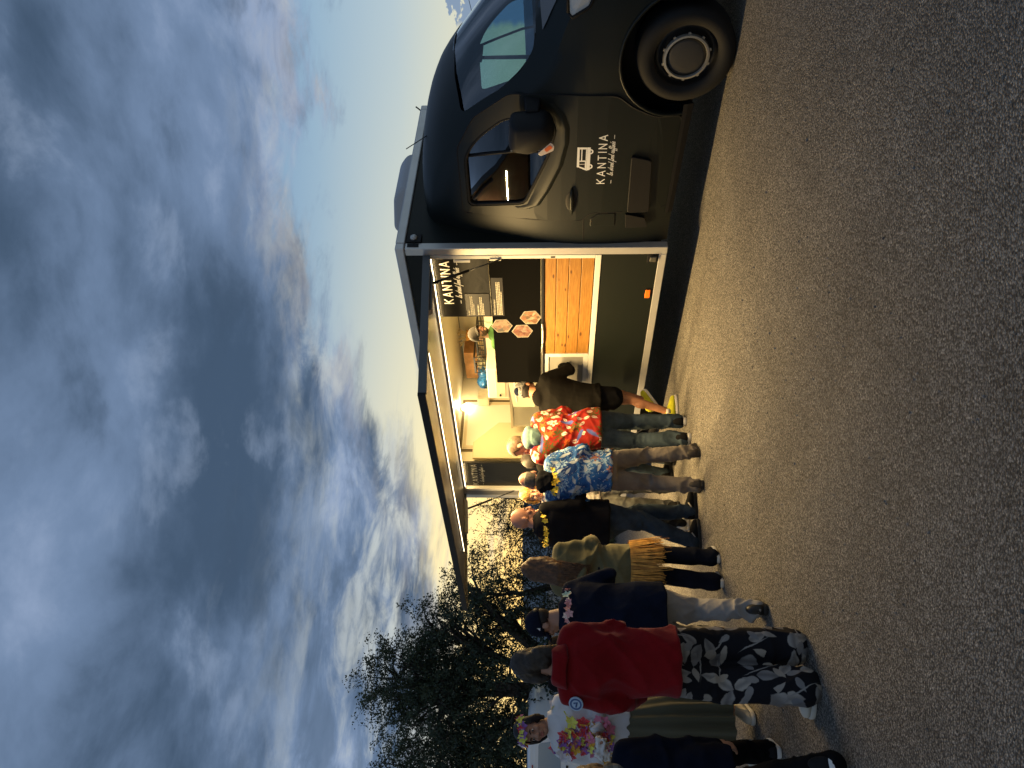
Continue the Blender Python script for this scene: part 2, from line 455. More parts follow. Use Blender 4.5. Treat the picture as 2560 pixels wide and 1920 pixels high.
def cab_shell():
    ls = [0.005, -.1, -.2, -.3, -.4, -.5, -.6, -.7, -.8, -.9, -1.0, -1.1, -1.2, -1.3, -1.4, -1.5, -1.6, -1.7, -1.8, -1.9, -2.0, -2.1, -2.2, -2.3, -2.4, -2.48, -2.55, -2.62, -2.68, -2.73, -2.77, -2.79]
    rings = []
    for l in ls:
        zb = .29 if l > -2.3 else .29
        l_ = -.01 if l > 0 else l
        ze = max(zb+.06, z_top(l_, 1.0))
        half = n_side(ze, l_) - NC
        pts = []
        NSIDE = 16
        for i in range(NSIDE):
            z = zb + (ze-zb)*i/NSIDE; pts.append((l, n_side(z, l_), z))
        NT = 22
        for i in range(NT+1):
            t = 1-2*i/NT; tt = math.copysign(abs(t)**.8, t)
            pts.append((l, NC + tt*half, max(zb+.03, z_top(l_, tt))))
        for i in range(NSIDE-1, -1, -1):
            z = zb + (ze-zb)*i/NSIDE; pts.append((l, 2*NC - n_side(z, l_), z))
        rings.append(pts)
    mb = MB(); mb.loft(rings, cap=True)
    me = mb.mesh('cab'); bm = bmesh.new(); bm.from_mesh(me); bmesh.ops.recalc_face_normals(bm, faces=bm.faces); bm.to_mesh(me); bm.free()
    return me
def rounded(pts, r, n=5):
    """round the corners of a 2D polygon"""
    out = []
    for i, p in enumerate(pts):
        a, b, c = Vector(pts[i-1]), Vector(p), Vector(pts[(i+1) % len(pts)])
        ra = min(r, (a-b).length*.45, (c-b).length*.45)
        p0 = b + (a-b).normalized()*ra; p1 = b + (c-b).normalized()*ra
        for k in range(n+1):
            t = k/n; out.append(tuple(p0*(1-t)**2 + b*2*t*(1-t) + p1*t*t))
    return out
# door window outline in (l, z)
WIN = rounded([(-.315, 2.125), (-.82, 2.125), (-.96, 2.055), (-1.08, 1.955), (-1.245, 1.77), (-1.285, 1.50), (-1.265, 1.375), (-1.17, 1.345), (-.93, 1.405), (-.425, 1.610)], .07)
WSC = rounded([(-.235, 1.505), (-.27, 1.80), (-.40, 2.145), (-.75, 2.215), (-1.23, 2.235), (-1.71, 2.215), (-2.06, 2.145), (-2.19, 1.80), (-2.225, 1.505)], .06)
WHEEL_L, WHEEL_Z, WHEEL_R = -1.774, .372, .372
def cutter(mb):
    me = mb.mesh('cut'); bm = bmesh.new(); bm.from_mesh(me); bmesh.ops.recalc_face_normals(bm, faces=bm.faces); bm.to_mesh(me); bm.free()
    o = bpy.data.objects.new('cut', me); col.objects.link(o); return o
def build_cab():
    o = bpy.data.objects.new('cabtmp', cab_shell()); col.objects.link(o)
    s = o.modifiers.new('s', 'SOLIDIFY'); s.thickness = .045; s.offset = -1
    cs = []
    c = MB(); c.prism([(l, .4, z) for l, z in WIN], (0, -3.3, 0)); cs.append(cutter(c))
    c = MB(); c.prism([(-3.2, n, z) for n, z in WSC], (2.22, 0, 0)); cs.append(cutter(c))
    for n0, n1 in ((.2, -.42), (2*NC-.2, 2*NC+.42)):
        arch = []
        for k in range(28):
            a = 2*math.pi*k/28; arch.append((WHEEL_L + .475*math.cos(a), n0, WHEEL_Z+.02 + .475*math.sin(a)))
        c = MB(); c.prism(arch, (0, n1-n0, 0)); cs.append(cutter(c))
    for i, k in enumerate(cs):
        b = o.modifiers.new('b%d' % i, 'BOOLEAN'); b.operation = 'DIFFERENCE'; b.solver = 'EXACT'; b.object = k
    me = bake(o)
    for k in cs: m_ = k.data; bpy.data.objects.remove(k); bpy.data.meshes.remove(m_)
    body = link('cab', me, M_PAINT, TR, True); me.set_sharp_from_angle(angle=R(40))
    # windscreen
    def find_l(n, z):
        lo, hi = -2.6, -.8
        hw = n_side(min(z, 2.2), -1.4) - NC
        t = (n-NC)/hw
        for _ in range(40):
            mid = (lo+hi)/2
            if z_top(mid, t) > z: hi = mid
            else: lo = mid
        return (lo+hi)/2
    mb = MB(); rows = []
    zs = [1.47 + (2.25-1.47)*i/16 for i in range(17)]
    for z in zs:
        hw = interp(z, [(1.47, 1.03), (1.8, .985), (2.13, .875), (2.20, .62), (2.25, .40)])
        rows.append([(find_l(NC+hw*(1-2*k/20), z)-.002, NC + hw*(1-2*k/20), z) for k in range(21)])
    mb.loft(rows, cap=False, closed=False)
    link('windscreen', mb.mesh(), M_GLASS, TR, True)
    # black rubber surround of the windscreen
    def surf(n, z, d): return (find_l(n, z) - d, n, z)
    path = [surf(n, z, .004) for n, z in WSC] + [surf(*WSC[0], .004)]
    MB().tube(path, .009, 6).build('windscreen_seal', M_RUB, TR, True)
    # door windows, both sides; a quarter light divider on each
    for sgn in (0, 1):
        f = (lambda l, z, d=0: (l, n_side(z, l) - .022 + d, z)) if not sgn else (lambda l, z, d=0: (l, 2*NC - n_side(z, l) + .022 - d, z))
        mb = MB()
        NN = 12; zlo, zhi = min(z for _, z in WIN), max(z for _, z in WIN); rows = []
        for i in range(NN+1):
            z = zlo + (zhi-zlo)*i/NN; z = min(max(z, zlo+.002), zhi-.002)
            xs = []
            for (a, b) in zip(WIN, WIN[1:]+WIN[:1]):
                if (a[1]-z)*(b[1]-z) <= 0 and a[1] != b[1]: xs.append(a[0] + (b[0]-a[0])*(z-a[1])/(b[1]-a[1]))
            l0, l1 = min(xs)-.01, max(xs)+.01
            rows.append([f(l0 + (l1-l0)*k/8, z) for k in range(9)])
        mb.loft(rows, cap=False, closed=False)
        w = link('side_window', mb.mesh(), M_GLASS2 if not sgn else M_GLASS, TR, True)
        path = [f(l, z, .018) for l, z in WIN]; path.append(path[0])
        MB().tube(path, .013, 6).build('window_seal', M_RUB, w, True)
        MB().tube([f(-.825, 2.12, .006), f(-.885, 1.9, .006), f(-.945, 1.66, .006), f(-.965, 1.41, .006)], .013, 6).build('divider', M_BLACK, w, True)
    # door skin: a proud panel with its own edge, dark shut lines around it
    door = rounded([(-.225, 2.195), (-.90, 2.195), (-1.22, 2.03), (-1.47, 1.72), (-1.498, 1.30), (-1.49, .86), (-1.385, .735), (-1.30, .56), (-1.285, .33), (-.40, .335), (-.365, .80), (-.365, 1.02), (-.275, 1.10), (-.255, 1.55)], .05, 4)
    # door panel as grid clipped to the outline, window left open
    def inside(p, poly):
        x, y = p; c = False
        for (x0, y0), (x1, y1) in zip(poly, poly[1:]+poly[:1]):
            if (y0 > y) != (y1 > y) and x < (x1-x0)*(y-y0)/(y1-y0)+x0: c = not c
        return c
    me = bpy.data.meshes.new('door'); bm = bmesh.new()
    # triangulated fill between outline and window, then mapped onto the curved side
    ov = [bm.verts.new((l, 0, z)) for l, z in door]; oe = [bm.edges.new((ov[i], ov[(i+1) % len(ov)])) for i in range(len(ov))]
    WO = [((l-(-.83))*1.03-.83, (z-1.75)*1.045+1.75) for l, z in WIN]
    iv = [bm.verts.new((l, 0, z)) for l, z in WO]; ie = [bm.edges.new((iv[i], iv[(i+1) % len(iv)])) for i in range(len(iv))]
    bmesh.ops.triangle_fill(bm, use_beauty=True, use_dissolve=False, edges=oe+ie)
    for zc_ in [.45+.12*k for k in range(14)]:
        bmesh.ops.bisect_plane(bm, geom=bm.verts[:]+bm.edges[:]+bm.faces[:], plane_co=(0, 0, zc_), plane_no=(0, 0, 1))
    for v in bm.verts: v.co.y = n_side(v.co.z, v.co.x) + .002
    for f_ in bm.faces:
        if f_.normal.y < 0: f_.normal_flip()
    ext = bmesh.ops.extrude_face_region(bm, geom=bm.faces[:])
    for v in [e for e in ext['geom'] if isinstance(e, bmesh.types.BMVert)]: v.co.y += .007
    bmesh.ops.recalc_face_normals(bm, faces=bm.faces)
    bm.to_mesh(me); bm.free()
    dr = link('door', me, M_PAINT, TR, False)
    pth = [(l, n_side(z, l)+.0035, z) for l, z in door]; pth.append(pth[0])
    MB().tube(pth, .0085, 5).build('shut_line', M_BLACK, dr, True)
    S_ = lambda l, z, d=0: (l, n_side(z, l)+.009+d, z)
    # sculpted recess around the window (belt line flare)
    belt = [(-.36, 1.66), (-.375, 1.60), (-.43, 1.505), (-.60, 1.415), (-.86, 1.308), (-1.08, 1.262), (-1.21, 1.262), (-1.33, 1.30), (-1.43, 1.40)]
    inner = [(-.385, 1.72), (-.395, 1.655), (-.42, 1.600), (-.60, 1.525), (-.86, 1.420), (-1.05, 1.358), (-1.18, 1.335), (-1.285, 1.355), (-1.312, 1.42)]
    wd = [.004, .012, .020, .026, .028, .028, .024, .014, .004]
    MB().loft([[S_(l, z, -.003) for l, z in inner], [S_(l, z+.004, w_*.55) for (l, z), w_ in zip([(a[0]*.5+b[0]*.5, a[1]*.5+b[1]*.5) for a, b in zip(inner, belt)], wd)],
               [S_(l, z+.012, w_) for (l, z), w_ in zip(belt, wd)], [S_(l, z, w_) for (l, z), w_ in zip(belt, wd)], [S_(l, z-.03, .002) for l, z in belt]], cap=False, closed=False).build('belt_moulding', M_PAINT, dr, True)
    # protective moulding low on the door and on the rear quarter
    for (a, b) in ((-.955, -.372), (-.358, -.205)):
        mo = rounded([(a, .712), (b, .712 - .012), (b, .505), (a+.05, .535)], .03 if a < -.5 else .008, 3)
        mb = MB(); vs = [S_(l, z, .0) for l, z in mo]; mb.prism(vs, (0, .026, 0)); mb.build('moulding', M_BLACK, dr if a < -.5 else TR, False, bevel=.008)
    # handle: dished cup and a grip over it
    cup = MB(); cup.ball(S_(-.49, 1.19, -.006), (.115, .012, .062), 20, 10); hb = cup.build('handle_cup', M_BLACK, dr, True)
    MB().tube([S_(-.63, 1.197, .012), S_(-.55, 1.20, .028), S_(-.44, 1.197, .03), S_(-.365, 1.193, .014)], [.012, .020, .020, .012], 8).build('door_handle', M_PAINT, dr, True)
    # fuel flap
    fl = rounded([(-.35, .95), (-.29, 1.02), (-.215, 1.02), (-.215, .80), (-.352, .806)], .012, 3)
    MB().prism([(l, n_side(z, l)+.001, z) for l, z in fl], (0, .008, 0)).build('fuel_flap', M_PAINT, TR, False, bevel=.003)
    MB().tube([(l, n_side(z, l)+.002, z) for l, z in fl+fl[:1]], .004, 5).build('fuel_flap_joint', M_BLACK, TR, True)
    MB().tube([(-.30, n_side(1.08)+.001, 1.085), (-.15, n_side(1.08)+.001, 1.08), (-.03, n_side(1.08)+.001, 1.075)], .0045, 5).build('panel_joint', M_BLACK, TR)
    # sill strip under the door
    MB().loft([[(-1.385, -.115, .252), (-1.385, -.098, .30), (-1.385, -.094, .335), (-1.385, -.2, .30)], [(-.32, -.115, .285), (-.32, -.098, .325), (-.32, -.094, .352), (-.32, -.2, .32)]]).build('sill', M_BLACK, TR, False)
    # arch liner (dark, inside) and the arch lip
    lip = [(WHEEL_L + .478*math.cos(a), n_side(WHEEL_Z+.478*math.sin(a), WHEEL_L+.478*math.cos(a))+.004, WHEEL_Z+.02+.478*math.sin(a)) for a in [R(-14 + 208*k/24) for k in range(25)]]
    MB().tube(lip, .013, 6).build('wheel_arch_lip', M_PAINT, TR, True)
    for yy in (-.43, 2*NC+.43):
        MB().box((-2.35, yy, .2), (-1.2, yy-.02 if yy > NC else yy+.02, .98)).build('wheel_arch_liner', M_BLACK, TR)
    MB().box((-2.6, -.32, .30), (4.4, 2*NC+.32, .345)).build('underbody', M_BLACK, TR)
    # headlamps
    M_LAMP = mat('headlamp lens', (.55, .55, .53), .15, 0, .6, coat=.6)
    for sg in (1, -1):
        hl = [(-2.12, 1.268), (-2.09, 1.235), (-2.16, 1.115), (-2.36, 1.02), (-2.50, 1.02), (-2.42, 1.19), (-2.28, 1.275)]
        rows = []
        mb = MB(); pts = []
        for l, z in hl:
            n = n_side(z, l)+.012; n = n if sg > 0 else 2*NC-n; pts.append((l, n, z))
        cen = Vector((-2.27, (n_side(1.13, -2.27)+.03) if sg > 0 else 2*NC-(n_side(1.13, -2.27)+.03), 1.14))
        mb.add(pts+[tuple(cen)], [(i, (i+1) % 7, 7) for i in range(7)])
        h = link('headlamp', mb.mesh(), M_LAMP, TR, False)
        MB().tube(pts+pts[:1], .014, 6).build('lamp_surround', M_BLACK, h, True)
    # bumper and grille
    plan = [(-2.30, -.085), (-2.52, -.17), (-2.70, -.36), (-2.80, -.62), (-2.845, -.95), (-2.855, NC)]
    plan = plan + [(l, 2*NC-n) for l, n in plan[-2::-1]]
    MB().loft([[(l, n, .27), (l, n, .60), (l+.02, n, .64), (l+.10, n, .64), (l+.10, n, .27)] for l, n in plan]).build('front_bumper', M_BLACK, TR, True, auto=40)
    for k in range(4): MB().box((-2.80+.012*k, -.72, .74+.06*k), (-2.74+.012*k, 2*NC+.72, .775+.06*k)).build('grille_bar', M_BLACK, TR, bevel=.008)
    # grey sheet painting the sky's reflection onto the bonnet, then the wipers
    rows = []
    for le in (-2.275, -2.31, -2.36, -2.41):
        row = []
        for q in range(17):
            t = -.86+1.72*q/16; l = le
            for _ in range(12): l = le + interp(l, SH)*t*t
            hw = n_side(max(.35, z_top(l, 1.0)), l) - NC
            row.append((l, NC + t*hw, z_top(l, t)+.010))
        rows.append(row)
    MB().loft(rows, cap=False, closed=False).build('painted_sky_sheen', mat('painted grey sky sheen', (.15, .15, .155), .45, 0, .5), TR, True)
    MB().tube([(-1.80, -.35, 1.505), (-2.02, -.62, 1.525), (-2.12, -1.0, 1.545), (-2.10, -1.3, 1.60)], .011, 6).build('wiper', M_BLACK, TR, True)
    MB().tube([(-2.26, -1.1, 1.515), (-2.24, -1.6, 1.53), (-2.08, -2.0, 1.56)], .011, 6).build('wiper', M_BLACK, TR, True)
    # mirror: arm, housing, glass, indicator
    mir = MB()
    prof = rounded([(-1.13, 1.745), (-1.415, 1.725), (-1.44, 1.40), (-1.33, 1.335), (-1.22, 1.35), (-1.10, 1.55)], .06, 4)
    rings = []
    for d, sc_ in ((.02, .88), (.04, .97), (.09, 1.0), (.15, .97), (.20, .86), (.225, .66)):
        cl, cz_ = -1.27, 1.545
        sc_ *= .93; rings.append([(cl+(l-cl)*sc_ + .02*(d/.2), n_side(1.5, -1.3)+.06+d, cz_+(z-cz_)*sc_) for l, z in prof])
    mir.loft(rings); ho = mir.build('mirror_housing', M_BLACK, TR, True, auto=50)
    MB().loft([[(-1.47, -.12, 1.60), (-1.36, -.12, 1.60), (-1.36, -.12, 1.46), (-1.47, -.12, 1.46)], [(-1.43, .03, 1.585), (-1.36, .03, 1.585), (-1.36, .03, 1.48), (-1.43, .03, 1.48)]]).build('mirror_arm', M_BLACK, ho, False, bevel=.012)
    MB().box((-1.135, .01, 1.375), (-1.13, .13, 1.71)).build('mirror_glass', M_STEEL, ho)
    ind = [(-1.125, 1.492), (-1.225, 1.388), (-1.195, 1.358), (-1.150, 1.362), (-1.10, 1.47)]
    MB().prism([(l, n_side(1.5, -1.3)+.245, z) for l, z in rounded(ind, .015, 3)], (0, .018, 0)).build('indicator', mat('clear indicator lens', (.75, .62, .52), .2, 0, .6, coat=.5), ho, False, bevel=.005)
    MB().prism([(l, n_side(1.5, -1.3)+.264, z) for l, z in rounded([(-1.165, 1.44), (-1.205, 1.395), (-1.18, 1.37), (-1.14, 1.42)], .01, 3)], (0, .003, 0)).build('amber_bulb', mat('amber bulb', (.75, .16, .04), .3), ho)
    # aerial
    a = MB().tube([(-.80, -.72, 2.43), (-.77, -.70, 2.49)], [.028, .012], 8).build('aerial_base', M_BLACK, TR, True)
    MB().tube([(-.77, -.70, 2.485), (-.60, -.72, 2.73)], .0045, 5).build('aerial_rod', M_BLACK, a)
    # inside: bench seats, dashboard, steering wheel, interior mirror
    M_SEAT = cloth('dark seat cloth', (.020, .021, .024))
    for n in (-.66, -1.28, -1.86):
        s_ = MB(); s_.loft([[(-.42, n+.23, .95), (-.42, n-.23, .95), (-.28, n-.23, .95), (-.28, n+.23, .95)], [(-.34, n+.24, 1.3), (-.34, n-.24, 1.3), (-.22, n-.24, 1.3), (-.22, n+.24, 1.3)],
                            [(-.27, n+.20, 1.62), (-.27, n-.20, 1.62), (-.17, n-.20, 1.62), (-.17, n+.20, 1.62)]])
        se = s_.build('seat_back', M_SEAT, TR, True, bevel=.04, seg=3)
        MB().box((-.27, n+.13, 1.66), (-.17, n-.13, 1.86)).build('headrest', M_SEAT, se, True, bevel=.045, seg=3)
        MB().box((-.95, n+.24, .80), (-.30, n-.24, .96)).build('seat_cushion', M_SEAT, TR, True, bevel=.04, seg=3)
    MB().loft([[(-1.9, -.22, 1.0), (-1.45, -.22, 1.0), (-1.42, -.22, 1.40), (-1.72, -.22, 1.47)], [(-1.9, -2.24, 1.0), (-1.45, -2.24, 1.0), (-1.42, -2.24, 1.40), (-1.72, -2.24, 1.47)]]).build('dashboard', M_BLACK, TR, True, bevel=.03)
    wh = []
    for k in range(25):
        a_ = 2*math.pi*k/24; wh.append((-1.15 - .10*math.sin(a_), -.62 + .20*math.cos(a_), 1.40 + .17*math.sin(a_)))
    MB().tube(wh, .015, 6, cap=False).build('steering_wheel', M_BLACK, TR, True)
    MB().box((-1.36, -.90, 1.98), (-1.33, -1.19, 2.06)).build('interior_mirror', M_BLACK, TR, True, bevel=.012)
build_cab()

def wheel(name, l, n, sg, parent):
    """tyre with tread edge, dished rim with hand holes and a bright hub ring"""
    T = MB(); prof = [(.232, .045), (.245, .0), (.300, -.012), (.345, .0), (.368, .03), (.372, .07), (.372, .20), (.368, .23), (.30, .25), (.21, .24)]
    rings = []
    for k in range(49):
        a = 2*math.pi*k/48; rings.append([(l + r*math.cos(a), n - sg*d, WHEEL_Z + r*math.sin(a)) for r, d in prof])
    T.loft(rings, cap=False); ty = T.build(name, M_RUB, parent, True)
    lugs = MB()
    for k in range(64):
        a = 2*math.pi*k/64; u = Vector((math.cos(a), 0, math.sin(a))); t = Vector((-math.sin(a), 0, math.cos(a)))
        c = Vector((l, n-sg*.028, WHEEL_Z)) + u*.360
        lugs.add([c+u*.009-t*.012+Vector((0, -sg*.03, 0)), c+u*.009+t*.012+Vector((0, -sg*.03, 0)), c-u*.014+t*.012+Vector((0, sg*.020, 0)), c-u*.014-t*.012+Vector((0, sg*.020, 0))], [(0, 1, 2, 3)])
    lugs.build('tread_blocks', M_RUB, ty)
    D = MB(); rp = [(.234, .03), (.228, .060), (.215, .085), (.195, .075), (.172, .045), (.160, .012)]; rings = []
    for k in range(49):
        a = 2*math.pi*k/48; rings.append([(l + r*math.cos(a), n - sg*d, WHEEL_Z + r*math.sin(a)) for r, d in rp])
    D.loft(rings, cap=False, closed=False); rim = D.build('rim', mat('dark steel rim', (.015, .015, .016), .5, .2), ty, True)
    Rg = MB(); rings = []
    for k in range(49):
        a = 2*math.pi*k/48; rings.append([(l + r*math.cos(a), n - sg*d, WHEEL_Z + r*math.sin(a)) for r, d in [(.170, .030), (.176, .012), (.169, -.006), (.155, -.008), (.148, .006), (.150, .03)]])
    Rg.loft(rings, cap=False)
    for k in range(10):
        a = 2*math.pi*k/10; u = Vector((math.cos(a), 0, math.sin(a))); t = Vector((-math.sin(a), 0, math.cos(a))); c = Vector((l, n-sg*.02, WHEEL_Z))
        Rg.prism([c+u*.170-t*.013, c+u*.170+t*.013, c+u*.186+t*.008, c+u*.186-t*.008], (0, sg*.012, 0))
    Rg.build('hub_ring', mat('worn silver trim', (.34, .33, .30), .38, .55), ty, True, auto=40)
    H = MB(); rings = [[(l + r*math.cos(2*math.pi*k/40), n - sg*d, WHEEL_Z + r*math.sin(2*math.pi*k/40)) for k in range(40)] for r, d in ((.150, .012), (.12, .004), (.07, .0), (.004, -.002))]
    H.loft(rings); H.build('hub_cap', mat('dull hub cap', (.035, .034, .032), .6, .2, bump=(40, .3, .004)), ty, True)
for l in (WHEEL_L, 2.95):
    n = -.085
    wheel('wheel', l if l < 0 else l, n, 1, TR)
    wheel('wheel', l, 2*NC - n, -1, TR)
# ------------------------------------------------------------------ box body
def bx(name, a, b, m, parent=TR, bevel=0., smooth=False): return MB().box(a, b).build(name, m, parent, smooth, bevel=bevel)
BL, BW, BT = 4.56, -2.46, 2.83
bx('box_floor', (.05, -.01, .365), (4.5, BW+.01, .55), M_BLACK)
bx('front_wall', (.004, -.086, .366), (.05, BW+.09, 2.748), M_PANEL)
bx('front_wall_lining', (.052, -.10, .552), (.07, BW+.10, 2.70), M_CREAM)
bx('far_wall', (.09, BW+.002, .366), (4.47, BW+.05, 2.748), M_PANEL)
bx('far_wall_lining', (.072, BW+.052, .552), (4.43, BW+.08, 2.70), M_CREAM)
bx('rear_wall', (4.44, -.086, .366), (4.50, BW+.09, 2.748), M_CREAM)
bx('roof_panel', (.03, -.03, 2.755), (4.53, BW+.03, 2.822), mat('grey roof skin', (.35, .36, .37), .5))
bx('ceiling', (.072, -.10, 2.705), (4.43, BW+.10, 2.75), M_CREAM)
bx('lower_side_panel', (.085, -.032, .366), (4.476, -.004, .898), M_PANEL)
bx('upper_side_panel', (.085, -.032, 2.56), (4.476, -.004, 2.748), M_PANEL)
# aluminium profiles
bx('front_corner_post', (0, -.085, .291), (.083, 0, 2.75), M_ALU, bevel=.006)
bx('front_corner_post', (0, BW, .291), (.083, BW+.085, 2.75), M_ALU, bevel=.006)
bx('rear_corner_post', (4.478, -.085, .291), (4.56, 0, 2.75), M_ALU, bevel=.006)
bx('rear_corner_post', (4.478, BW, .291), (4.56, BW+.085, 2.75), M_ALU, bevel=.006)
bx('bottom_rail', (.085, -.06, .293), (4.476, 0.001, .363), M_ALU, bevel=.004)
bx('top_rail', (-.012, -.075, 2.752), (4.56, .012, 2.842), M_ALU, bevel=.012)
bx('top_rail', (-.012, BW-.012, 2.752), (4.56, BW+.075, 2.842), M_ALU, bevel=.012)
bx('front_top_rail', (-.014, -.077, 2.752), (.08, BW+.077, 2.844), M_ALU, bevel=.012)
bx('rear_top_rail', (4.48, -.077, 2.752), (4.562, BW+.077, 2.844), M_ALU, bevel=.012)
# corner casting, hatch catch and small marker lamp on the front top corner
MB().box((-.017, -.20, 2.60), (.003, -.085, 2.74)).build('marker_lamp_plate', M_BLACK, TR, bevel=.004)
MB().tube([(-.017, -.142, 2.675), (-.034, -.142, 2.675)], [.036, .030], 16).build('marker_lamp', mat('clear lamp lens', (.5, .5, .48), .2, 0, .6), TR, True)
MB().box((-.008, -.070, 2.62), (-.0005, -.028, 2.73)).build('drain_slot', M_BLACK, TR, bevel=.003)
MB().tube([(.016, -2.40, 2.842), (.0, -2.42, 2.872), (-.01, -2.44, 2.90)], .008, 6).build('roof_joint', M_BLACK, TR)
# roof vent: rounded hood
hood = rounded([(.24, 2.80), (.23, 2.96), (.38, 3.075), (.82, 3.135), (.90, 3.06), (.88, 2.80)], .09, 5)
MB().prism([(l, -1.28, z) for l, z in hood], (0, -.62, 0)).build('roof_vent', mat('grey plastic hood', (.42, .42, .43), .5), TR, True, bevel=.04, seg=3, auto=50)
# hatch frame
bx('hatch_frame', (.086, -.03, .899), (4.36, .004, .951), M_ALU2, bevel=.003)
bx('hatch_frame', (.085, -.03, .953), (.126, .002, 2.53), M_ALU2, bevel=.003)
bx('hatch_frame', (4.31, -.05, .953), (4.36, .002, 2.53), M_ALU2, bevel=.003)
bx('rear_side_panel', (4.362, -.03, .90), (4.476, -.001, 2.53), mat('grey side panel', (.20, .195, .18), .5), bevel=.003)
bx('hatch_frame', (.086, -.05, 2.522), (4.476, .003, 2.558), M_ALU, bevel=.003)
for z in (1.90, ):
    h = bx('jamb_bracket', (.118, .003, z-.055), (.140, .016, z+.055), M_ALU2, bevel=.004)
    for dz in (-.03, 0, .03):
        MB().tube([(.108, .003, z+dz), (.108, .008, z+dz)], .006, 8).build('screw', M_STEEL, h)
bx('latch_stop', (.10, .002, 1.335), (.115, .007, 1.375), M_BLACK)
MB().box((.135, -.02, 2.14), (.165, .012, 2.30)).build('roller', M_ALU2, TR, bevel=.006)
# serving hatch: a long flap hinged along the top, LED strip underneath
def hatch_z(n): return 2.545 - .0765*n
HN = 1.66
M_UNDER = mat('greyed aluminium underside', (.30, .285, .25), .30, .55, .5, bump=(2.2, .10, .05), var=(1.6, .25))
def slab(l0, l1, n0, n1, dz0, dz1, m, name, parent, bevel=0.):
    return MB().add([(l, n, hatch_z(n)+dz) for dz in (dz0, dz1) for (l, n) in ((l0, n0), (l1, n0), (l1, n1), (l0, n1))],
                    [(0, 3, 2, 1), (4, 5, 6, 7), (0, 1, 5, 4), (1, 2, 6, 5), (2, 3, 7, 6), (3, 0, 4, 7)]).build(name, m, parent, bevel=bevel)
hatch = slab(.10, 4.42, .012, HN, .0, .022, M_UNDER, 'hatch_flap', TR)
slab(.098, 4.422, .010, HN+.002, .0235, .036, M_PANEL, 'outer_skin', hatch)
slab(.07, 4.45, HN+.003, HN+.030, -.022, .042, M_BLACK, 'front_edge_profile', hatch)
slab(.07, .0965, .012, HN+.002, -.030, .040, mat('grey edge profile', (.10, .105, .11), .45, .3), 'side_edge_profile', hatch)
slab(4.4235, 4.45, .012, HN+.002, -.030, .040, MATS['grey edge profile'], 'side_edge_profile', hatch)
for l in (.128, 4.30):
    pts = [(.15, -.002), (.70, -.002), (.66, -.052), (.19, -.052)]
    MB().prism([(l, n, hatch_z(n)+dz) for n, dz in pts], (.065, 0, 0)).build('strut_bracket', mat('grey bracket', (.22, .23, .25), .5), hatch, bevel=.006)
# gas struts
for l, l2 in ((.155, .118), (4.335, 4.34)):
    a = Vector((l, .30, hatch_z(.30)-.055)); b = Vector((l2, .018, 1.85)); m_ = a.lerp(b, .52)
    st = MB().tube([a, m_], .0135, 10).build('gas_strut', M_BLACK, TR, True)
    MB().tube([m_, b], .0065, 8).build('strut_rod', mat('dark strut rod', (.03, .03, .03), .35, .5), st, True)
# lamps: LED strip under the flap, LED strip inside the header, round lamp on the rear wall
WARM = (1.0, .68, .28)
LED_E = emitter('warm LED strip', (1.0, .80, .50), 7)
slab(.26, 4.08, 1.045, 1.078, -.014, -.0015, M_ALU2, 'led_channel', hatch)
slab(.28, 4.07, 1.052, 1.071, -.0175, -.0145, LED_E, 'led_strip', hatch)
def strip_light(name, loc, lx, ly, energy, parent, rot=(0, 0, 0), spread=180):
    a = bpy.data.lights.new(name, 'AREA'); a.shape = 'RECTANGLE'; a.size = lx; a.size_y = ly; a.energy = energy; a.color = WARM; a.spread = R(spread)
    o = bpy.data.objects.new(name, a); col.objects.link(o); o.parent = parent; o.location = loc; o.rotation_euler = rot; return o
strip_light('led_light', (2.175, 1.061, hatch_z(1.061)-.020), 3.8, .018, 360, TR, (math.atan(.0765)*-1, 0, 0), 162)
slab2 = MB().box((.14, -.016, 2.5135), (4.28, -.008, 2.5205)).build('ceiling_led_strip', LED_E, TR)
strip_light('ceiling_led_light', (2.21, -.012, 2.5125), 4.12, .005, 20, TR)
lampm = emitter('round wall lamp glow', (1.0, .86, .55), 14)
lm = MB().tube([(4.438, -1.49, 2.62), (4.418, -1.49, 2.62)], [.085, .075], 24).build('wall_lamp_base', M_CREAM2, TR, True)
MB().ball((4.412, -1.49, 2.62), (.012, .068, .068), 20, 10).build('wall_lamp', lampm, lm, True)
pl = bpy.data.lights.new('wall_lamp_light', 'POINT'); pl.energy = 6; pl.color = (1.0, .76, .40); pl.shadow_soft_size = .06
plo = bpy.data.objects.new('wall_lamp_light', pl); col.objects.link(plo); plo.parent = TR; plo.location = (4.33, -1.49, 2.60)
# added fill light and strip on the ceiling, out of sight: brightens the kitchen evenly
strip_light('kitchen_fill_light', (2.2, -.80, 2.698), 3.4, .05, 125, TR)
MB().box((.5, -.82, 2.7005), (3.9, -.78, 2.7045)).build('kitchen_fill_strip', LED_E, TR)

# ---- serving side furniture
menu = bx('menu_board', (.128, -.075, 1.978), (.962, -.050, 2.52), M_BOARD)
scr = bx('counter_screen', (.128, -.070, 1.470), (2.045, -.045, 1.974), M_MATTE, bevel=.002)
bx('counter_ledge', (.128, -.30, 1.440), (4.305, -.004, 1.467), M_BLACK, bevel=.002)
bx('ledge_rail', (1.02, -.003, 1.446), (4.30, .010, 1.462), M_STEEL, bevel=.003)
MB().box((1.10, .0105, 1.447), (1.30, .016, 1.461)).build('ledge_label', M_WHITE, TR)
logo(menu, mat('bright white letters', (.95, .94, .90), .5), (.765, -.049, 2.360), .56, cap_h=.084, thick=.0145)
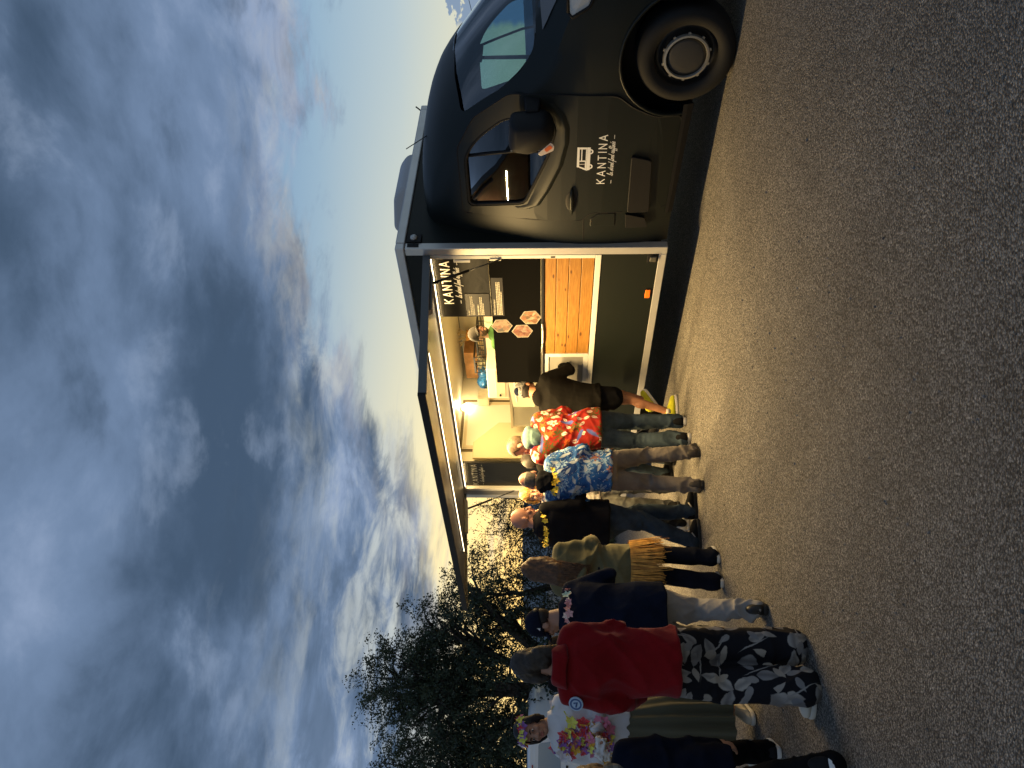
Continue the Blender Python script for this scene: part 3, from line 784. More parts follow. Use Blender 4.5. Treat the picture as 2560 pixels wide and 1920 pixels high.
# menu cards with their lines of print
M_CARD = mat('dark acrylic card', (.030, .027, .023), .25, 0, .5)
M_INK = mat('cream print', (.50, .47, .38), .6)
rnd = random.Random(4)
def card(l0, l1, z0, z1, paras, parent):
    c = MB().box((l0, -.049, z0), (l1, -.043, z1)).build('menu_card', M_CARD, parent, bevel=.002)
    mb = MB()
    for zt, h, w, nline in paras:
        for k in range(nline):
            x = l1-.018; end = l1-.018-(l1-l0)*w*(1 if k < nline-1 else rnd.uniform(.3, .8)); zz = zt - k*h*1.75
            while x > end:                               # broken bars: the lines of print are too small to read
                wl = rnd.uniform(1.2, 3.8)*h
                mb.box((max(x-wl, end), -.0428, zz-h), (x, -.0420, zz)); x -= wl+h*.6
    tag(mb.build('print_lines', M_INK, c), kind='stuff'); return c
card(.628, .948, 1.990, 2.238, [(2.215, .014, .55, 1), (2.188, .0085, .85, 3), (2.118, .014, .8, 1), (2.092, .0085, .8, 3)], menu)
cc = card(.412, .946, 1.846, 1.964, [(1.918, .0085, .86, 4)], scr)
def font_text(body, size, org, m, parent, name, shear=.25):
    cu = bpy.data.curves.new(name, 'FONT'); cu.body = body; cu.size = size; cu.shear = shear; cu.extrude = .0006; cu.offset = size*.012
    o = bpy.data.objects.new(name, cu); col.objects.link(o); me = bake(o)
    vs = np.empty(len(me.vertices)*3); me.vertices.foreach_get('co', vs); vs = vs.reshape(-1, 3)
    out = np.stack([org[0]-vs[:, 0], org[1]+vs[:, 2]+.0008, org[2]+vs[:, 1]], 1)
    me.vertices.foreach_set('co', out.ravel()); me.update()
    return link(name, me, m, parent)
font_text('FRITES \u00e0 notre fa\u00e7on', .026, (.932, -.0425, 1.934), M_INK, cc, 'heading')
# hexagonal food photographs
def food_mat(name, cols, sc_):
    m = bpy.data.materials.new(name); m.use_nodes = True; g = G(m.node_tree); b = g.n['Principled BSDF']
    oc = g.node('ShaderNodeTexCoord').outputs['Object']
    v = g.voro(oc, sc_, '3D'); n = g.noise(oc, sc_*.8, 5, .6, 1.2)
    cols = [tuple(q*.42 for q in c) for c in cols]; k = g.add(g.mul(g.sep(v.outputs['Color'])[0], .6), g.mul(n, .5))
    g.l.new(g.ramp(k, [((i+.5)/len(cols), c) for i, c in enumerate(cols)]), b.inputs['Base Color']); b.inputs['Roughness'].default_value = .35
    return m
hx = [(1.095, 1.879, .112, [(.16, .07, .05), (.42, .25, .15), (.10, .10, .09), (.60, .42, .28), (.30, .10, .06)]),
      (1.176, 1.667, .112, [(.45, .20, .12), (.30, .08, .05), (.62, .42, .32), (.20, .06, .04), (.55, .30, .18)]),
      (.970, 1.577, .112, [(.60, .55, .38), (.12, .12, .08), (.55, .22, .10), (.72, .62, .45), (.42, .16, .06)])]
for i, (l, z, r, cols) in enumerate(hx):
    P6 = [(l + r*.98*math.sin(R(60*k+3)), z + r*math.cos(R(60*k+3))) for k in range(6)]
    h = MB().prism([(a, -.0445, c) for a, c in P6], (0, .004, 0)).build('hexagon_sticker', mat('grey sticker rim', (.30, .27, .22), .5), scr)
    P6 = [(l + r*.90*math.sin(R(60*k+3)), z + r*.92*math.cos(R(60*k+3))) for k in range(6)]
    MB().prism([(a, -.0402, c) for a, c in P6], (0, .0012, 0)).build('food_print', food_mat('food print %d' % i, cols, 26), h)
# wooden planks: each board its own piece
def wood(name, c1, c2, seed):
    m = bpy.data.materials.new(name); m.use_nodes = True; g = G(m.node_tree); b = g.n['Principled BSDF']
    oc = g.node('ShaderNodeTexCoord').outputs['Object']
    x, y, z = g.sep(oc)
    gr = g.noise(g.xyz(g.mul(x, 2.2), g.add(y, seed), g.mul(z, 34)), 3, 6, .6, .6)
    kn = g.voro(g.xyz(g.add(g.mul(x, 5.2), seed*3.1), 0, g.mul(z, 14)), 1.0, '3D'); kd = kn.outputs['Distance']
    warp = g.noise(g.xyz(g.mul(x, 3.), g.add(y, seed), g.mul(z, 18)), 2, 3)
    base = g.mix(g.smooth(gr, .3, .7), c1, c2)
    base = g.mix(g.mul(g.smooth(warp, .5, .75), .4), base, tuple(k*1.25 for k in c2))
    knot = g.smooth(g.add(kd, g.mul(g.sub(gr, .5), .12)), .20, .10)
    base = g.mix(g.mul(knot, .9), base, (.07, .022, .006))
    g.l.new(base, b.inputs['Base Color']); b.inputs['Roughness'].default_value = .5
    bn = g.node('ShaderNodeBump'); bn.inputs['Strength'].default_value = .25; bn.inputs['Distance'].default_value = .003
    g.l.new(gr, bn.inputs['Height']); g.l.new(bn.outputs[0], b.inputs['Normal']); return m
for k in range(4):
    z0 = .957 + k*.1205
    m_ = wood('pine board %d' % k, (.25, .108, .016), (.36, .178, .034), 1.7+2.3*k)
    MB().box((.130, -.045, z0+.0026), (1.508, -.022+.0015*((k*7) % 3), z0+.1180)).build('plank', m_, TR, bevel=.004, seg=2)
bx('plank_backing', (.128, -.060, .953), (4.305, -.047, 1.438), M_BLACK)
M_GREY = mat('grey laminate', (.27, .26, .235), .55, 0, .4)
for l0, l1 in ((1.513, 2.86), (2.865, 4.305)):
    f = MB()
    f.box((l0, -.045, 1.386), (l1, -.014, 1.436)); f.box((l0, -.045, .955), (l1, -.014, 1.005))
    f.box((l0, -.0455, 1.0055), (l0+.05, -.0145, 1.3855)); f.box((l1-.05, -.0455, 1.0055), (l1, -.0145, 1.3855))
    fr = f.build('panel_frame', M_ALU2, TR, bevel=.003)
    bx('grey_panel', (l0+.05, -.046, 1.006), (l1-.05, -.028, 1.385), M_GREY, fr)
# rear dark panel with the second emblem
rp = bx('rear_board', (3.735, -.075, 1.47), (4.305, -.045, 2.52), M_BOARD)
logo(rp, mat('grey letters', (.42, .42, .40), .5), (4.27, -.044, 2.335), .50, cap_h=.072, thick=.008)
# orange side marker, reflector box in the corner
MB().box((.535, .0, .392), (.645, .012, .442)).build('orange_reflector', mat('orange reflector', (.95, .20, .015), .3, 0, .6, coat=.5), TR, bevel=.006)
pb = MB().box((.088, -.003, .368), (.185, .004, .468)).build('socket_plate', M_BLACK, TR, bevel=.003)
MB().prism([(.10, .004, .385), (.165, .004, .385), (.155, .004, .450), (.105, .004, .440)], (0, .022, 0)).build('socket_lid', mat('dull lid', (.10, .095, .08), .45, .3), pb, bevel=.008)

# ---- logo on the cab door, with the little van drawn above it
def on_side(l, z): return (l, n_side(z, l)+.0105, z)
def door_print(mb_fn, name):
    mb = MB(); mb_fn(mb)
    mb.v = [(x, n_side(z, x)+.0095+y, z) for x, y, z in mb.v]
    return tag(mb.build(name, M_WHITE, TR), kind='stuff')
def kant(mb):
    L0, w0 = caps_lines('KANTINA', .064, 0); gap = (.468-w0)/6; L1, _ = caps_lines('KANTINA', .064, gap)
    letters(L1, (-.682, 0, .922), (-1, 0, 0), (0, 0, 1), .0085, M_WHITE, TR, lambda p: (p[0], n_side(p[2], p[0])+.0095+p[1], p[2]))
    S, ws = script_lines('la street food raffin\u00e9e', 1.0); sh = .33/ws
    S = [[(x*sh+.075, y*sh-.068) for x, y in pl] for pl in S] + [[(0, -.058), (.032, -.058)], [(.436, -.058), (.468, -.058)]]
    strokes(mb, S, (-.682, 0, .922), (-1, 0, 0), (0, 0, 1), .0036, out=(0, 1, 0))
door_print(kant, 'tagline')
def icon(mb):
    # drawn facing left; x runs to the right of the viewer
    def q(pts, k): mb.add([(-.802-x, .0008+.0003*k, 1.035+z) for x, z in pts], [tuple(range(len(pts)))])
    W = .236
    q([(.045, .128), (W, .128), (W, .108), (.042, .108)], 0)
    q([(.018, .018), (W, .018), (W, .046), (.010, .046)], 0)
    q([(.098, .047), (.110, .047), (.110, .107), (.098, .107)], 0)
    q([(.218, .047), (W, .047), (W, .107), (.218, .107)], 0)
    q([(.010, .047), (.030, .047), (.052, .107), (.040, .107)], 0)
    q([(.030, .047), (.097, .047), (.097, .060), (.036, .060)], 1)
    q([(.111, .047), (.217, .047), (.217, .056), (.111, .056)], 1)
    q([(.105, .085), (.225, .085), (.232, .094), (.098, .094)], 2)
    q([(.072, .062), (.076, .062), (.076, .106), (.072, .106)], 1)
    for cx_ in (.052, .196):
        n = 16
        for k in range(n):
            a0, a1 = 2*math.pi*k/n, 2*math.pi*(k+1)/n
            q([(cx_+.024*math.cos(a0), .018+.024*math.sin(a0)), (cx_+.024*math.cos(a1), .018+.024*math.sin(a1)), (cx_+.012*math.cos(a1), .018+.012*math.sin(a1)), (cx_+.012*math.cos(a0), .018+.012*math.sin(a0))], 3)
door_print(icon, 'van_emblem')

# ---- kitchen: cabinets, door, shelf, machine
bx('kitchen_floor', (.08, -.09, .552), (4.43, BW+.10, .560), mat('grey vinyl', (.20, .19, .17), .5))
for l0, l1 in ((2.1, 2.86), (2.866, 3.62), (3.626, 4.42)):
    cb = bx('cabinet', (l0, -1.80, .562), (l1, BW+.085, 2.262), M_CREAM2, bevel=.004)
    bx('cabinet_door', (l0+.015, -1.799, .60), (l1-.015, -1.782, 2.235), M_CREAM2, cb, bevel=.004)
    bx('handle', (l1-.06, -1.781, 1.5), (l1-.045, -1.755, 1.7), M_STEEL, cb)
wt = bx('worktop', (.13, -.302, 1.428), (4.305, -.62, 1.452), M_STEEL)
bx('work_cupboard', (.13, -.33, .562), (4.30, -.60, 1.425), M_CREAM2)
d_ = bx('rear_door', (4.425, -.74, .60), (4.4385, -1.60, 2.63), M_CREAM2, bevel=.003)
bx('door_gap', (4.4275, -.70, .56), (4.4392, -1.64, 2.67), mat('dark joint', (.10, .075, .035), .7), TR)
fr = MB(); fr.box((4.419, -.755, .60), (4.4245, -.795, 2.615)); fr.box((4.419, -1.545, .60), (4.4245, -1.585, 2.615)); fr.box((4.4192, -.7955, 2.575), (4.4247, -1.5445, 2.615))
fr.build('door_frame', mat('beige edge trim', (.60, .52, .36), .5), d_)
cab2 = [(2.45, -.52), (2.45, -.80), (2.10, -1.145), (1.452, -1.145), (1.452, -.52)]
MB().prism([(4.36, n, z) for z, n in cab2], (-.03, 0, 0)).build('chamfered_panel', mat('tan laminate', (.66, .56, .36), .45), TR, bevel=.004)
MB().prism([(4.3605, n*1.0-.012*(1 if n < -.6 else 0), z+.012*(1 if z > 1.6 else 0)) for z, n in cab2], (.008, 0, 0)).build('panel_edge', MATS['beige edge trim'], TR)
mc = bx('coffee_machine', (2.92, -.98, 1.91), (3.54, -1.35, 2.20), M_CREAM2, bevel=.012)
bx('machine_front', (2.95, -.979, 1.955), (3.50, -.968, 2.085), mat('beige machine face', (.62, .56, .42), .4), mc, bevel=.004)
MB().tube([(3.44, -.967, 2.03), (3.44, -.945, 2.03)], .014, 10).build('knob', M_BLACK, mc)
bx('machine_shelf', (2.7, -.95, 1.875), (4.2, -1.40, 1.905), M_STEEL, TR)
for l in (2.75, 4.15): bx('shelf_bracket', (l, -.96, 1.455), (l+.03, -1.39, 1.874), M_STEEL)
# hanging sheet with a clip rail beside the till
ps = MB().add([(2.30, -.36, 1.88), (2.30, -.50, 1.88), (3.05, -.46, 1.83), (3.05, -.46, 1.55), (2.30, -.36, 1.60)], [(0, 2, 3, 4)])
sh = ps.build('splash_guard', mat('frosted sheet', (.66, .62, .48), .35, 0, .5, trans=.3), TR)
MB().tube([(2.36, -.37, 1.80), (2.92, -.44, 1.78)], .012, 8).build('clip_rail', M_ALU2, sh)
# things standing on the high shelf (each of them separate)
def place(o, l, n, z, rz=0.):
    o.matrix_world = Matrix.Translation(TRM @ Vector((l, n, z))) @ Matrix.Rotation(R(129.006)+rz, 4, 'Z')
TRM = Matrix.Translation((1.26716, 7.01898, 0)) @ Matrix.Rotation(R(129.00606), 4, 'Z')
M_CRATE = mat('black crate plastic', (.022, .022, .021), .4)
def crate(l, z, w, h, label, fill):
    r = empty('crate', label=label, cat='crate', group='black crates on the kitchen shelf'); place(r, l, -2.05, z)
    b = MB(); d = .20; t = .010; x = w/2
    b.box((-x, -d, 0), (x, d, .012))
    for s in (1, -1):
        b.box((-x, s*d, h-.025), (x, s*(d-t), h)); b.box((s*x, -d+t+.001, h-.025), (s*(x-t), d-t-.001, h))
        b.box((-x, s*d, .013), (x, s*(d-t), .04))
        for k in range(5):
            xx = -x + (2*x-t)*k/4; b.box((xx, s*d, .041), (xx+t, s*(d-t), h-.026))
        for zz in (h*.38, h*.62): b.box((-x+t+.001, s*(d-.002), zz), (x-t-.001, s*(d-t+.001), zz+.008))
    b.build('crate_shell', M_CRATE, r)
    f = MB(); rr = random.Random(int(l*100))
    for k in range(9):
        f.ball((rr.uniform(-x*.7, x*.7), d*.72+rr.uniform(-.03, .0), rr.uniform(.04, h*.75)), (.045, .035, .03), 10, 6)
    f.build('contents', fill, r, True)
M_BREAD = mat('wrapped bread', (.62, .50, .28), .4, 0, .5, var=(12, .35)); M_PACK = mat('pale packets', (.72, .68, .50), .3, 0, .6, var=(14, .3))
crate(3.42, 2.265, .42, .15, 'lower black slatted crate on the shelf, nearer the vendor', M_BREAD)
crate(3.86, 2.265, .36, .21, 'black slatted crate with pale packets, beside the blue bag', M_PACK)
bag = MB()
bag.ball((0, 0, .085), (.22, .15, .105), 20, 12); bag.ball((.14, .03, .10), (.12, .13, .11), 14, 10); bag.ball((-.15, .02, .07), (.11, .13, .09), 14, 10)
me = remesh(bag, .014, 2)
def crumple(me, amp, k, seed=0):
    n = len(me.vertices); co = np.empty(n*3); me.vertices.foreach_get('co', co); co = co.reshape(-1, 3)
    no = np.empty(n*3); me.vertices.foreach_get('normal', no); no = no.reshape(-1, 3)
    rs = np.random.RandomState(seed); d = np.zeros(n)
    for i in range(7):
        kv = rs.normal(size=3); kv /= np.linalg.norm(kv); kv *= k*rs.uniform(.6, 1.7); ph = rs.uniform(0, 6.28)
        w = 1.6*np.sin(co @ (rs.normal(size=3)*k*.35) + rs.uniform(0, 6.28))
        d += (1-np.abs(np.sin(co @ kv + ph + w)))**2 - .35
    co += no*(d*amp/2.2)[:, None]; me.vertices.foreach_set('co', co.ravel()); me.update()
crumple(me, .018, 26, 3)
bo = link('plastic_bag', me, mat('blue plastic film', (.03, .22, .62), .22, 0, .6, var=(9, .5)), None, True); place(bo, 4.20, -1.98, 2.262)
tag(bo, 'crumpled blue plastic bag on the kitchen shelf beside the crates', 'bag')
cx_ = MB(); cx_.box((-.30, -.14, 0), (.30, .14, .20))
co_ = cx_.build('cardboard_box', mat('brown cardboard', (.42, .22, .09), .75, 0, .2, var=(6, .3)), None, bevel=.006); place(co_, 4.10, -2.19, 2.44)
tag(co_, 'brown cardboard box standing above the blue bag in the kitchen', 'box')
cb_ = MB(); cb_.box((-.30, -.13, -.18), (.30, .13, -.003)); o_ = cb_.build('carton', mat('dark carton', (.30, .20, .12), .7), None); place(o_, 4.10, -2.22, 2.445)
tag(o_, 'dull carton under the brown box, behind the blue bag', 'box')
c2 = MB(); c2.box((-.085, -.10, 0), (.085, .10, .17)); o_ = c2.build('white_carton', mat('white card', (.78, .72, .55), .6, var=(8, .12)), None, bevel=.004); place(o_, 4.33, -1.62, 2.264)
tag(o_, 'small white carton at the rear end of the kitchen shelf', 'box')
r_ = empty('dried_plant', label='dried straw bouquet in an orange paper wrap on the kitchen shelf', cat='plant'); place(r_, 3.58, -2.2, 2.42)
MB().loft([[(.03*math.cos(a), .03*math.sin(a), 0) for a in [R(45*k) for k in range(8)]], [(.085*math.cos(a), .085*math.sin(a), .15+.02*(k % 2)) for k, a in enumerate([R(45*k) for k in range(8)])]]).build('paper_wrap', mat('orange paper', (.72, .34, .06), .7), r_)
st_ = MB(); rr = random.Random(8)
for k in range(26):
    a = rr.uniform(0, 6.28); s_ = rr.uniform(.05, .20); st_.tube([(0, 0, .05), (s_*.5*math.cos(a), s_*.5*math.sin(a), .19), (s_*math.cos(a), s_*math.sin(a), rr.uniform(.24, .36))], [.003, .003, .006], 4)
st_.build('stems', mat('straw', (.62, .48, .24), .8), r_)
MB().box((-.06, -.06, -.155), (.06, .06, 0)).build('pot', M_CREAM2, r_)
# ------------------------------------------------------------------ ground
def asphalt():
    m = bpy.data.materials.new('chip seal asphalt'); m.use_nodes = True; g = G(m.node_tree); b = g.n['Principled BSDF']
    oc = g.node('ShaderNodeTexCoord').outputs['Object']
    warp = g.node('ShaderNodeMix', data_type='VECTOR'); 
    v1 = g.voro(oc, 105, '2D'); v2 = g.voro(oc, 60, '2D')
    c1 = g.sep(v1.outputs['Color']); c2 = g.sep(v2.outputs['Color'])
    d1 = v1.outputs['Distance']; d2 = v2.outputs['Distance']
    big = g.noise(oc, .8, 5, .6); mid = g.noise(oc, 6, 5, .6)
    tone = g.ramp(g.add(g.mul(c1[0], .75), g.mul(mid, .3)), [(.0, (.045, .041, .036)), (.30, (.140, .128, .110)), (.62, (.240, .219, .186)), (.86, (.385, .353, .300)), (1.0, (.66, .61, .53))])
    tone2 = g.ramp(c2[1], [(0, (.045, .042, .040)), (.5, (.145, .137, .122)), (1, (.29, .275, .25))])
    colr = g.mix(g.smooth(d2, .42, .30), tone, tone2)
    bind = g.smooth(d1, .40, .62)
    colr = g.mix(g.mul(bind, .75), colr, (.026, .0245, .0225))
    colr = g.mix(g.smooth(big, .38, .66, .0, .45), colr, g.mix(1., colr, (.62, .60, .58), 'MULTIPLY'))
    fine = g.noise(oc, 2.1, 7, .7)
    colr = g.mix(g.smooth(fine, .60, .72, 0, .45), colr, g.mix(1., colr, (.45, .43, .42), 'MULTIPLY'))
    g.l.new(colr, b.inputs['Base Color']); b.inputs['Roughness'].default_value = .82; b.inputs['Specular IOR Level'].default_value = .35
    hgt = g.add(g.mul(g.smooth(d1, .6, .1), .6), g.mul(c1[2], .5))
    bn = g.node('ShaderNodeBump'); bn.inputs['Strength'].default_value = .8; bn.inputs['Distance'].default_value = .006
    g.l.new(hgt, bn.inputs['Height']); g.l.new(bn.outputs[0], b.inputs['Normal']); return m
rs = np.random.RandomState(2)
mb = MB()
xs = [-900, -300, -100, -40, -16] + [-12+.75*k for k in range(33)] + [16, 40, 100, 300, 900]
ys = [-300, -60, -12] + [-4+.75*k for k in range(32)] + [24, 34, 60, 140, 400, 900]
hgt = lambda x, y: (.006*math.sin(x*1.3+y*.4)*math.sin(y*1.1-.6*x) if abs(x) < 14 and -6 < y < 22 else 0)
vs = [(x, y, hgt(x, y)-.004) for y in ys for x in xs]; nx = len(xs)
mb.add(vs, [(j*nx+i, j*nx+i+1, (j+1)*nx+i+1, (j+1)*nx+i) for j in range(len(ys)-1) for i in range(nx-1)])
tag(mb.build('ground', asphalt(), None, True), kind='structure')
# loose chippings lying on the asphalt near the camera
def chips():
    mb = MB(); rr = random.Random(5)
    for k in range(900):
        x = rr.uniform(-2.6, 3.2); y = rr.uniform(1.6, 7.5); s = rr.uniform(.003, .007)*(1 if rr.random() < .93 else 1.6)
        z = hgt(x, y)-.003; a = rr.uniform(0, 6.3)
        ring = [(x+s*math.cos(a+i*1.257)*rr.uniform(.7, 1.2), y+s*math.sin(a+i*1.257)*rr.uniform(.7, 1.2), z) for i in range(5)]
        top = [(x+(p[0]-x)*.5, y+(p[1]-y)*.5, z+s*rr.uniform(.5, .9)) for p in ring]
        mb.add(ring+top, [(5, 6, 7, 8, 9)] + [(i, (i+1) % 5, 5+(i+1) % 5, 5+i) for i in range(5)])
    o = mb.build('loose_chippings', mat('stone chippings', (.17, .155, .135), .85, var=(40, .7)), None)
    tag(o, kind='stuff')
chips()

# ------------------------------------------------------------------ people
def ik(a, b, l1, l2, bend):
    a, b = Vector(a), Vector(b); d = b-a; L = min(d.length, (l1+l2)*.998); u = d.normalized()
    x = (l1*l1 - l2*l2 + L*L)/(2*L); hh = math.sqrt(max(l1*l1-x*x, 0))
    bd = Vector(bend); bd = bd - u*bd.dot(u); bd = bd.normalized() if bd.length > 1e-5 else u.orthogonal()
    return a + u*x + bd*hh
def limb(mb, pts, rs, seg=14):
    """round tapered chain"""
    P = []; Rr = []
    for i in range(len(pts)-1):
        n = 5
        for k in range(n):
            t = k/n; P.append(Vector(pts[i]).lerp(Vector(pts[i+1]), t)); Rr.append(rs[i]+(rs[i+1]-rs[i])*t)
    P.append(Vector(pts[-1])); Rr.append(rs[-1])
    mb.tube(P, Rr, seg)
    for p, r in zip(pts, rs): mb.ball(p, r*.995, seg, 8)
def ring(c, rx, ry, n=24, sq=2.2):
    out = []
    for k in range(n):
        a = 2*math.pi*k/n; ca, sa = math.cos(a), math.sin(a)
        out.append((c[0]+rx*math.copysign(abs(ca)**(2/sq), ca), c[1]+ry*math.copysign(abs(sa)**(2/sq), sa), c[2]))
    return out
def folds(me, amp, freq, seed, zones=None, updown=1.0, base=.6):
    """soft cloth folds pushed into the surface; zones = [(height, spread, weight)]"""
    n = len(me.vertices)
    if not n: return
    co = np.empty(n*3); me.vertices.foreach_get('co', co); co = co.reshape(-1, 3)
    no = np.empty(n*3); me.vertices.foreach_get('normal', no); no = no.reshape(-1, 3)
    rs = np.random.RandomState(seed); d = np.zeros(n)
    for i in range(6):
        kv = np.array([rs.normal()*.6, rs.normal()*.6, rs.choice([-1, 1])*updown*rs.uniform(.5, 1.0)]); kv *= freq*rs.uniform(.6, 1.5)
        w = 1.3*np.sin(co @ (rs.normal(size=3)*freq*.22) + rs.uniform(0, 6.28))
        en = .5+.5*np.sin(co @ (rs.normal(size=3)*freq*.16) + rs.uniform(0, 6.28))
        d += en*((1-np.abs(np.sin(co @ kv*.5 + rs.uniform(0, 6.28) + w)))**2.2 - .3)
    m = np.full(n, base)
    if zones:
        for z, s, wgt in zones: m = m + wgt*np.exp(-((co[:, 2]-z)/s)**2)
    co += no*(d*m*amp/1.6)[:, None]; me.vertices.foreach_set('co', co.ravel()); me.update()
SKIN = {'fair': mat('fair skin', (.54, .31, .215), .55, 0, .4, var=(14, .05)), 'tan': mat('tanned skin', (.36, .165, .085), .5, 0, .4, var=(14, .12)),
        'pink': mat('ruddy skin', (.40, .19, .125), .52, 0, .4, var=(14, .12)), 'dusk': mat('light brown skin', (.38, .20, .13), .55, 0, .4, var=(14, .1))}
M_EYE = mat('dark iris', (.02, .014, .010), .15); M_EYEW = mat('eye white', (.62, .58, .54), .3); M_LIP = mat('lips', (.40, .13, .10), .45)
def hand(mb, wrist, d, palm, side, s, curl=.35):
    """palm, four fingers of their own length and a thumb from the side of the palm"""
    d = Vector(d).normalized(); p = Vector(palm); p = (p - d*p.dot(d)).normalized(); w = d.cross(p)*side
    W = Vector(wrist); M = Matrix((w, p, d)).transposed()
    mb.ball(W + d*.045*s, (.040*s, .017*s, .055*s), 14, 10, M)
    for i, (off, ln) in enumerate(((-.030, .068), (-.010, .078), (.010, .073), (.029, .056))):
        a = W + d*.088*s + w*off*s; c = curl
        q1 = a + (d*math.cos(c)+p*math.sin(c))*ln*.45*s; q2 = q1 + (d*math.cos(2.2*c)+p*math.sin(2.2*c))*ln*.33*s; q3 = q2 + (d*math.cos(3.2*c)+p*math.sin(3.2*c))*ln*.25*s
        limb(mb, [a - d*.02*s, a, q1, q2, q3], [.0098*s, .0095*s, .009*s, .0085*s, .0078*s], 8)
    t0 = W + d*.028*s - w*.030*s; t1 = t0 + (d*.6 - w*.65 + p*.25).normalized()*.036*s; t2 = t1 + (d*.85 - w*.2 + p*.3).normalized()*.030*s
    limb(mb, [W + d*.02*s - w*.014*s, t0, t1, t2], [.014*s, .0125*s, .0105*s, .009*s], 8)
FLEI = {'yellow': [(.80, .58, .03), (.85, .66, .06), (.72, .48, .02)], 'multi': [(.62, .04, .05), (.80, .45, .04), (.72, .70, .10), (.75, .70, .72), (.28, .12, .42), (.66, .20, .30)],
        'pink': [(.70, .32, .30), (.75, .62, .52), (.68, .38, .36), (.42, .60, .48)], 'summer': [(.75, .72, .06), (.60, .75, .10), (.80, .40, .05), (.70, .10, .08), (.10, .30, .55)]}
def flower_cloud(mb, pts, cols, size, rr):
    for i, (p, nrm) in enumerate(pts):
        ci = rr.randrange(cols); nrm = Vector(nrm) + Vector((rr.uniform(-.6, .6), rr.uniform(-.6, .6), rr.uniform(-.6, .6))); nrm.normalize()
        a = nrm.orthogonal().normalized(); b = nrm.cross(a); p = Vector(p); s = size*rr.uniform(.7, 1.25); o = rr.uniform(0, 6.3)
        for k in range(5):
            t = o + k*1.2566; u = a*math.cos(t)+b*math.sin(t); v = nrm.cross(u)
            mb.add([p, p+u*s*.55+v*s*.36+nrm*s*.14, p+u*s*1.0+nrm*s*.30*rr.uniform(.2, 1.3), p+u*s*.55-v*s*.36+nrm*s*.14], [(0, 1, 2, 3)], ci)
PRINT = {}
def head_frame(nb, hy, hp, s, hr=0., fwd=0.):
    """matrix of the head: origin between the ears"""
    rot = Euler((R(-hp), R(hr), R(hy)), 'XYZ').to_matrix()
    rot = Matrix.Rotation(R(hy), 3, 'Z') @ Matrix.Rotation(R(-hp), 3, 'X') @ Matrix.Rotation(R(hr), 3, 'Y')
    c = Vector(nb) + Vector((0, fwd, .03*s)) + rot @ Vector((0, .012*s, .100*s))
    return c, rot
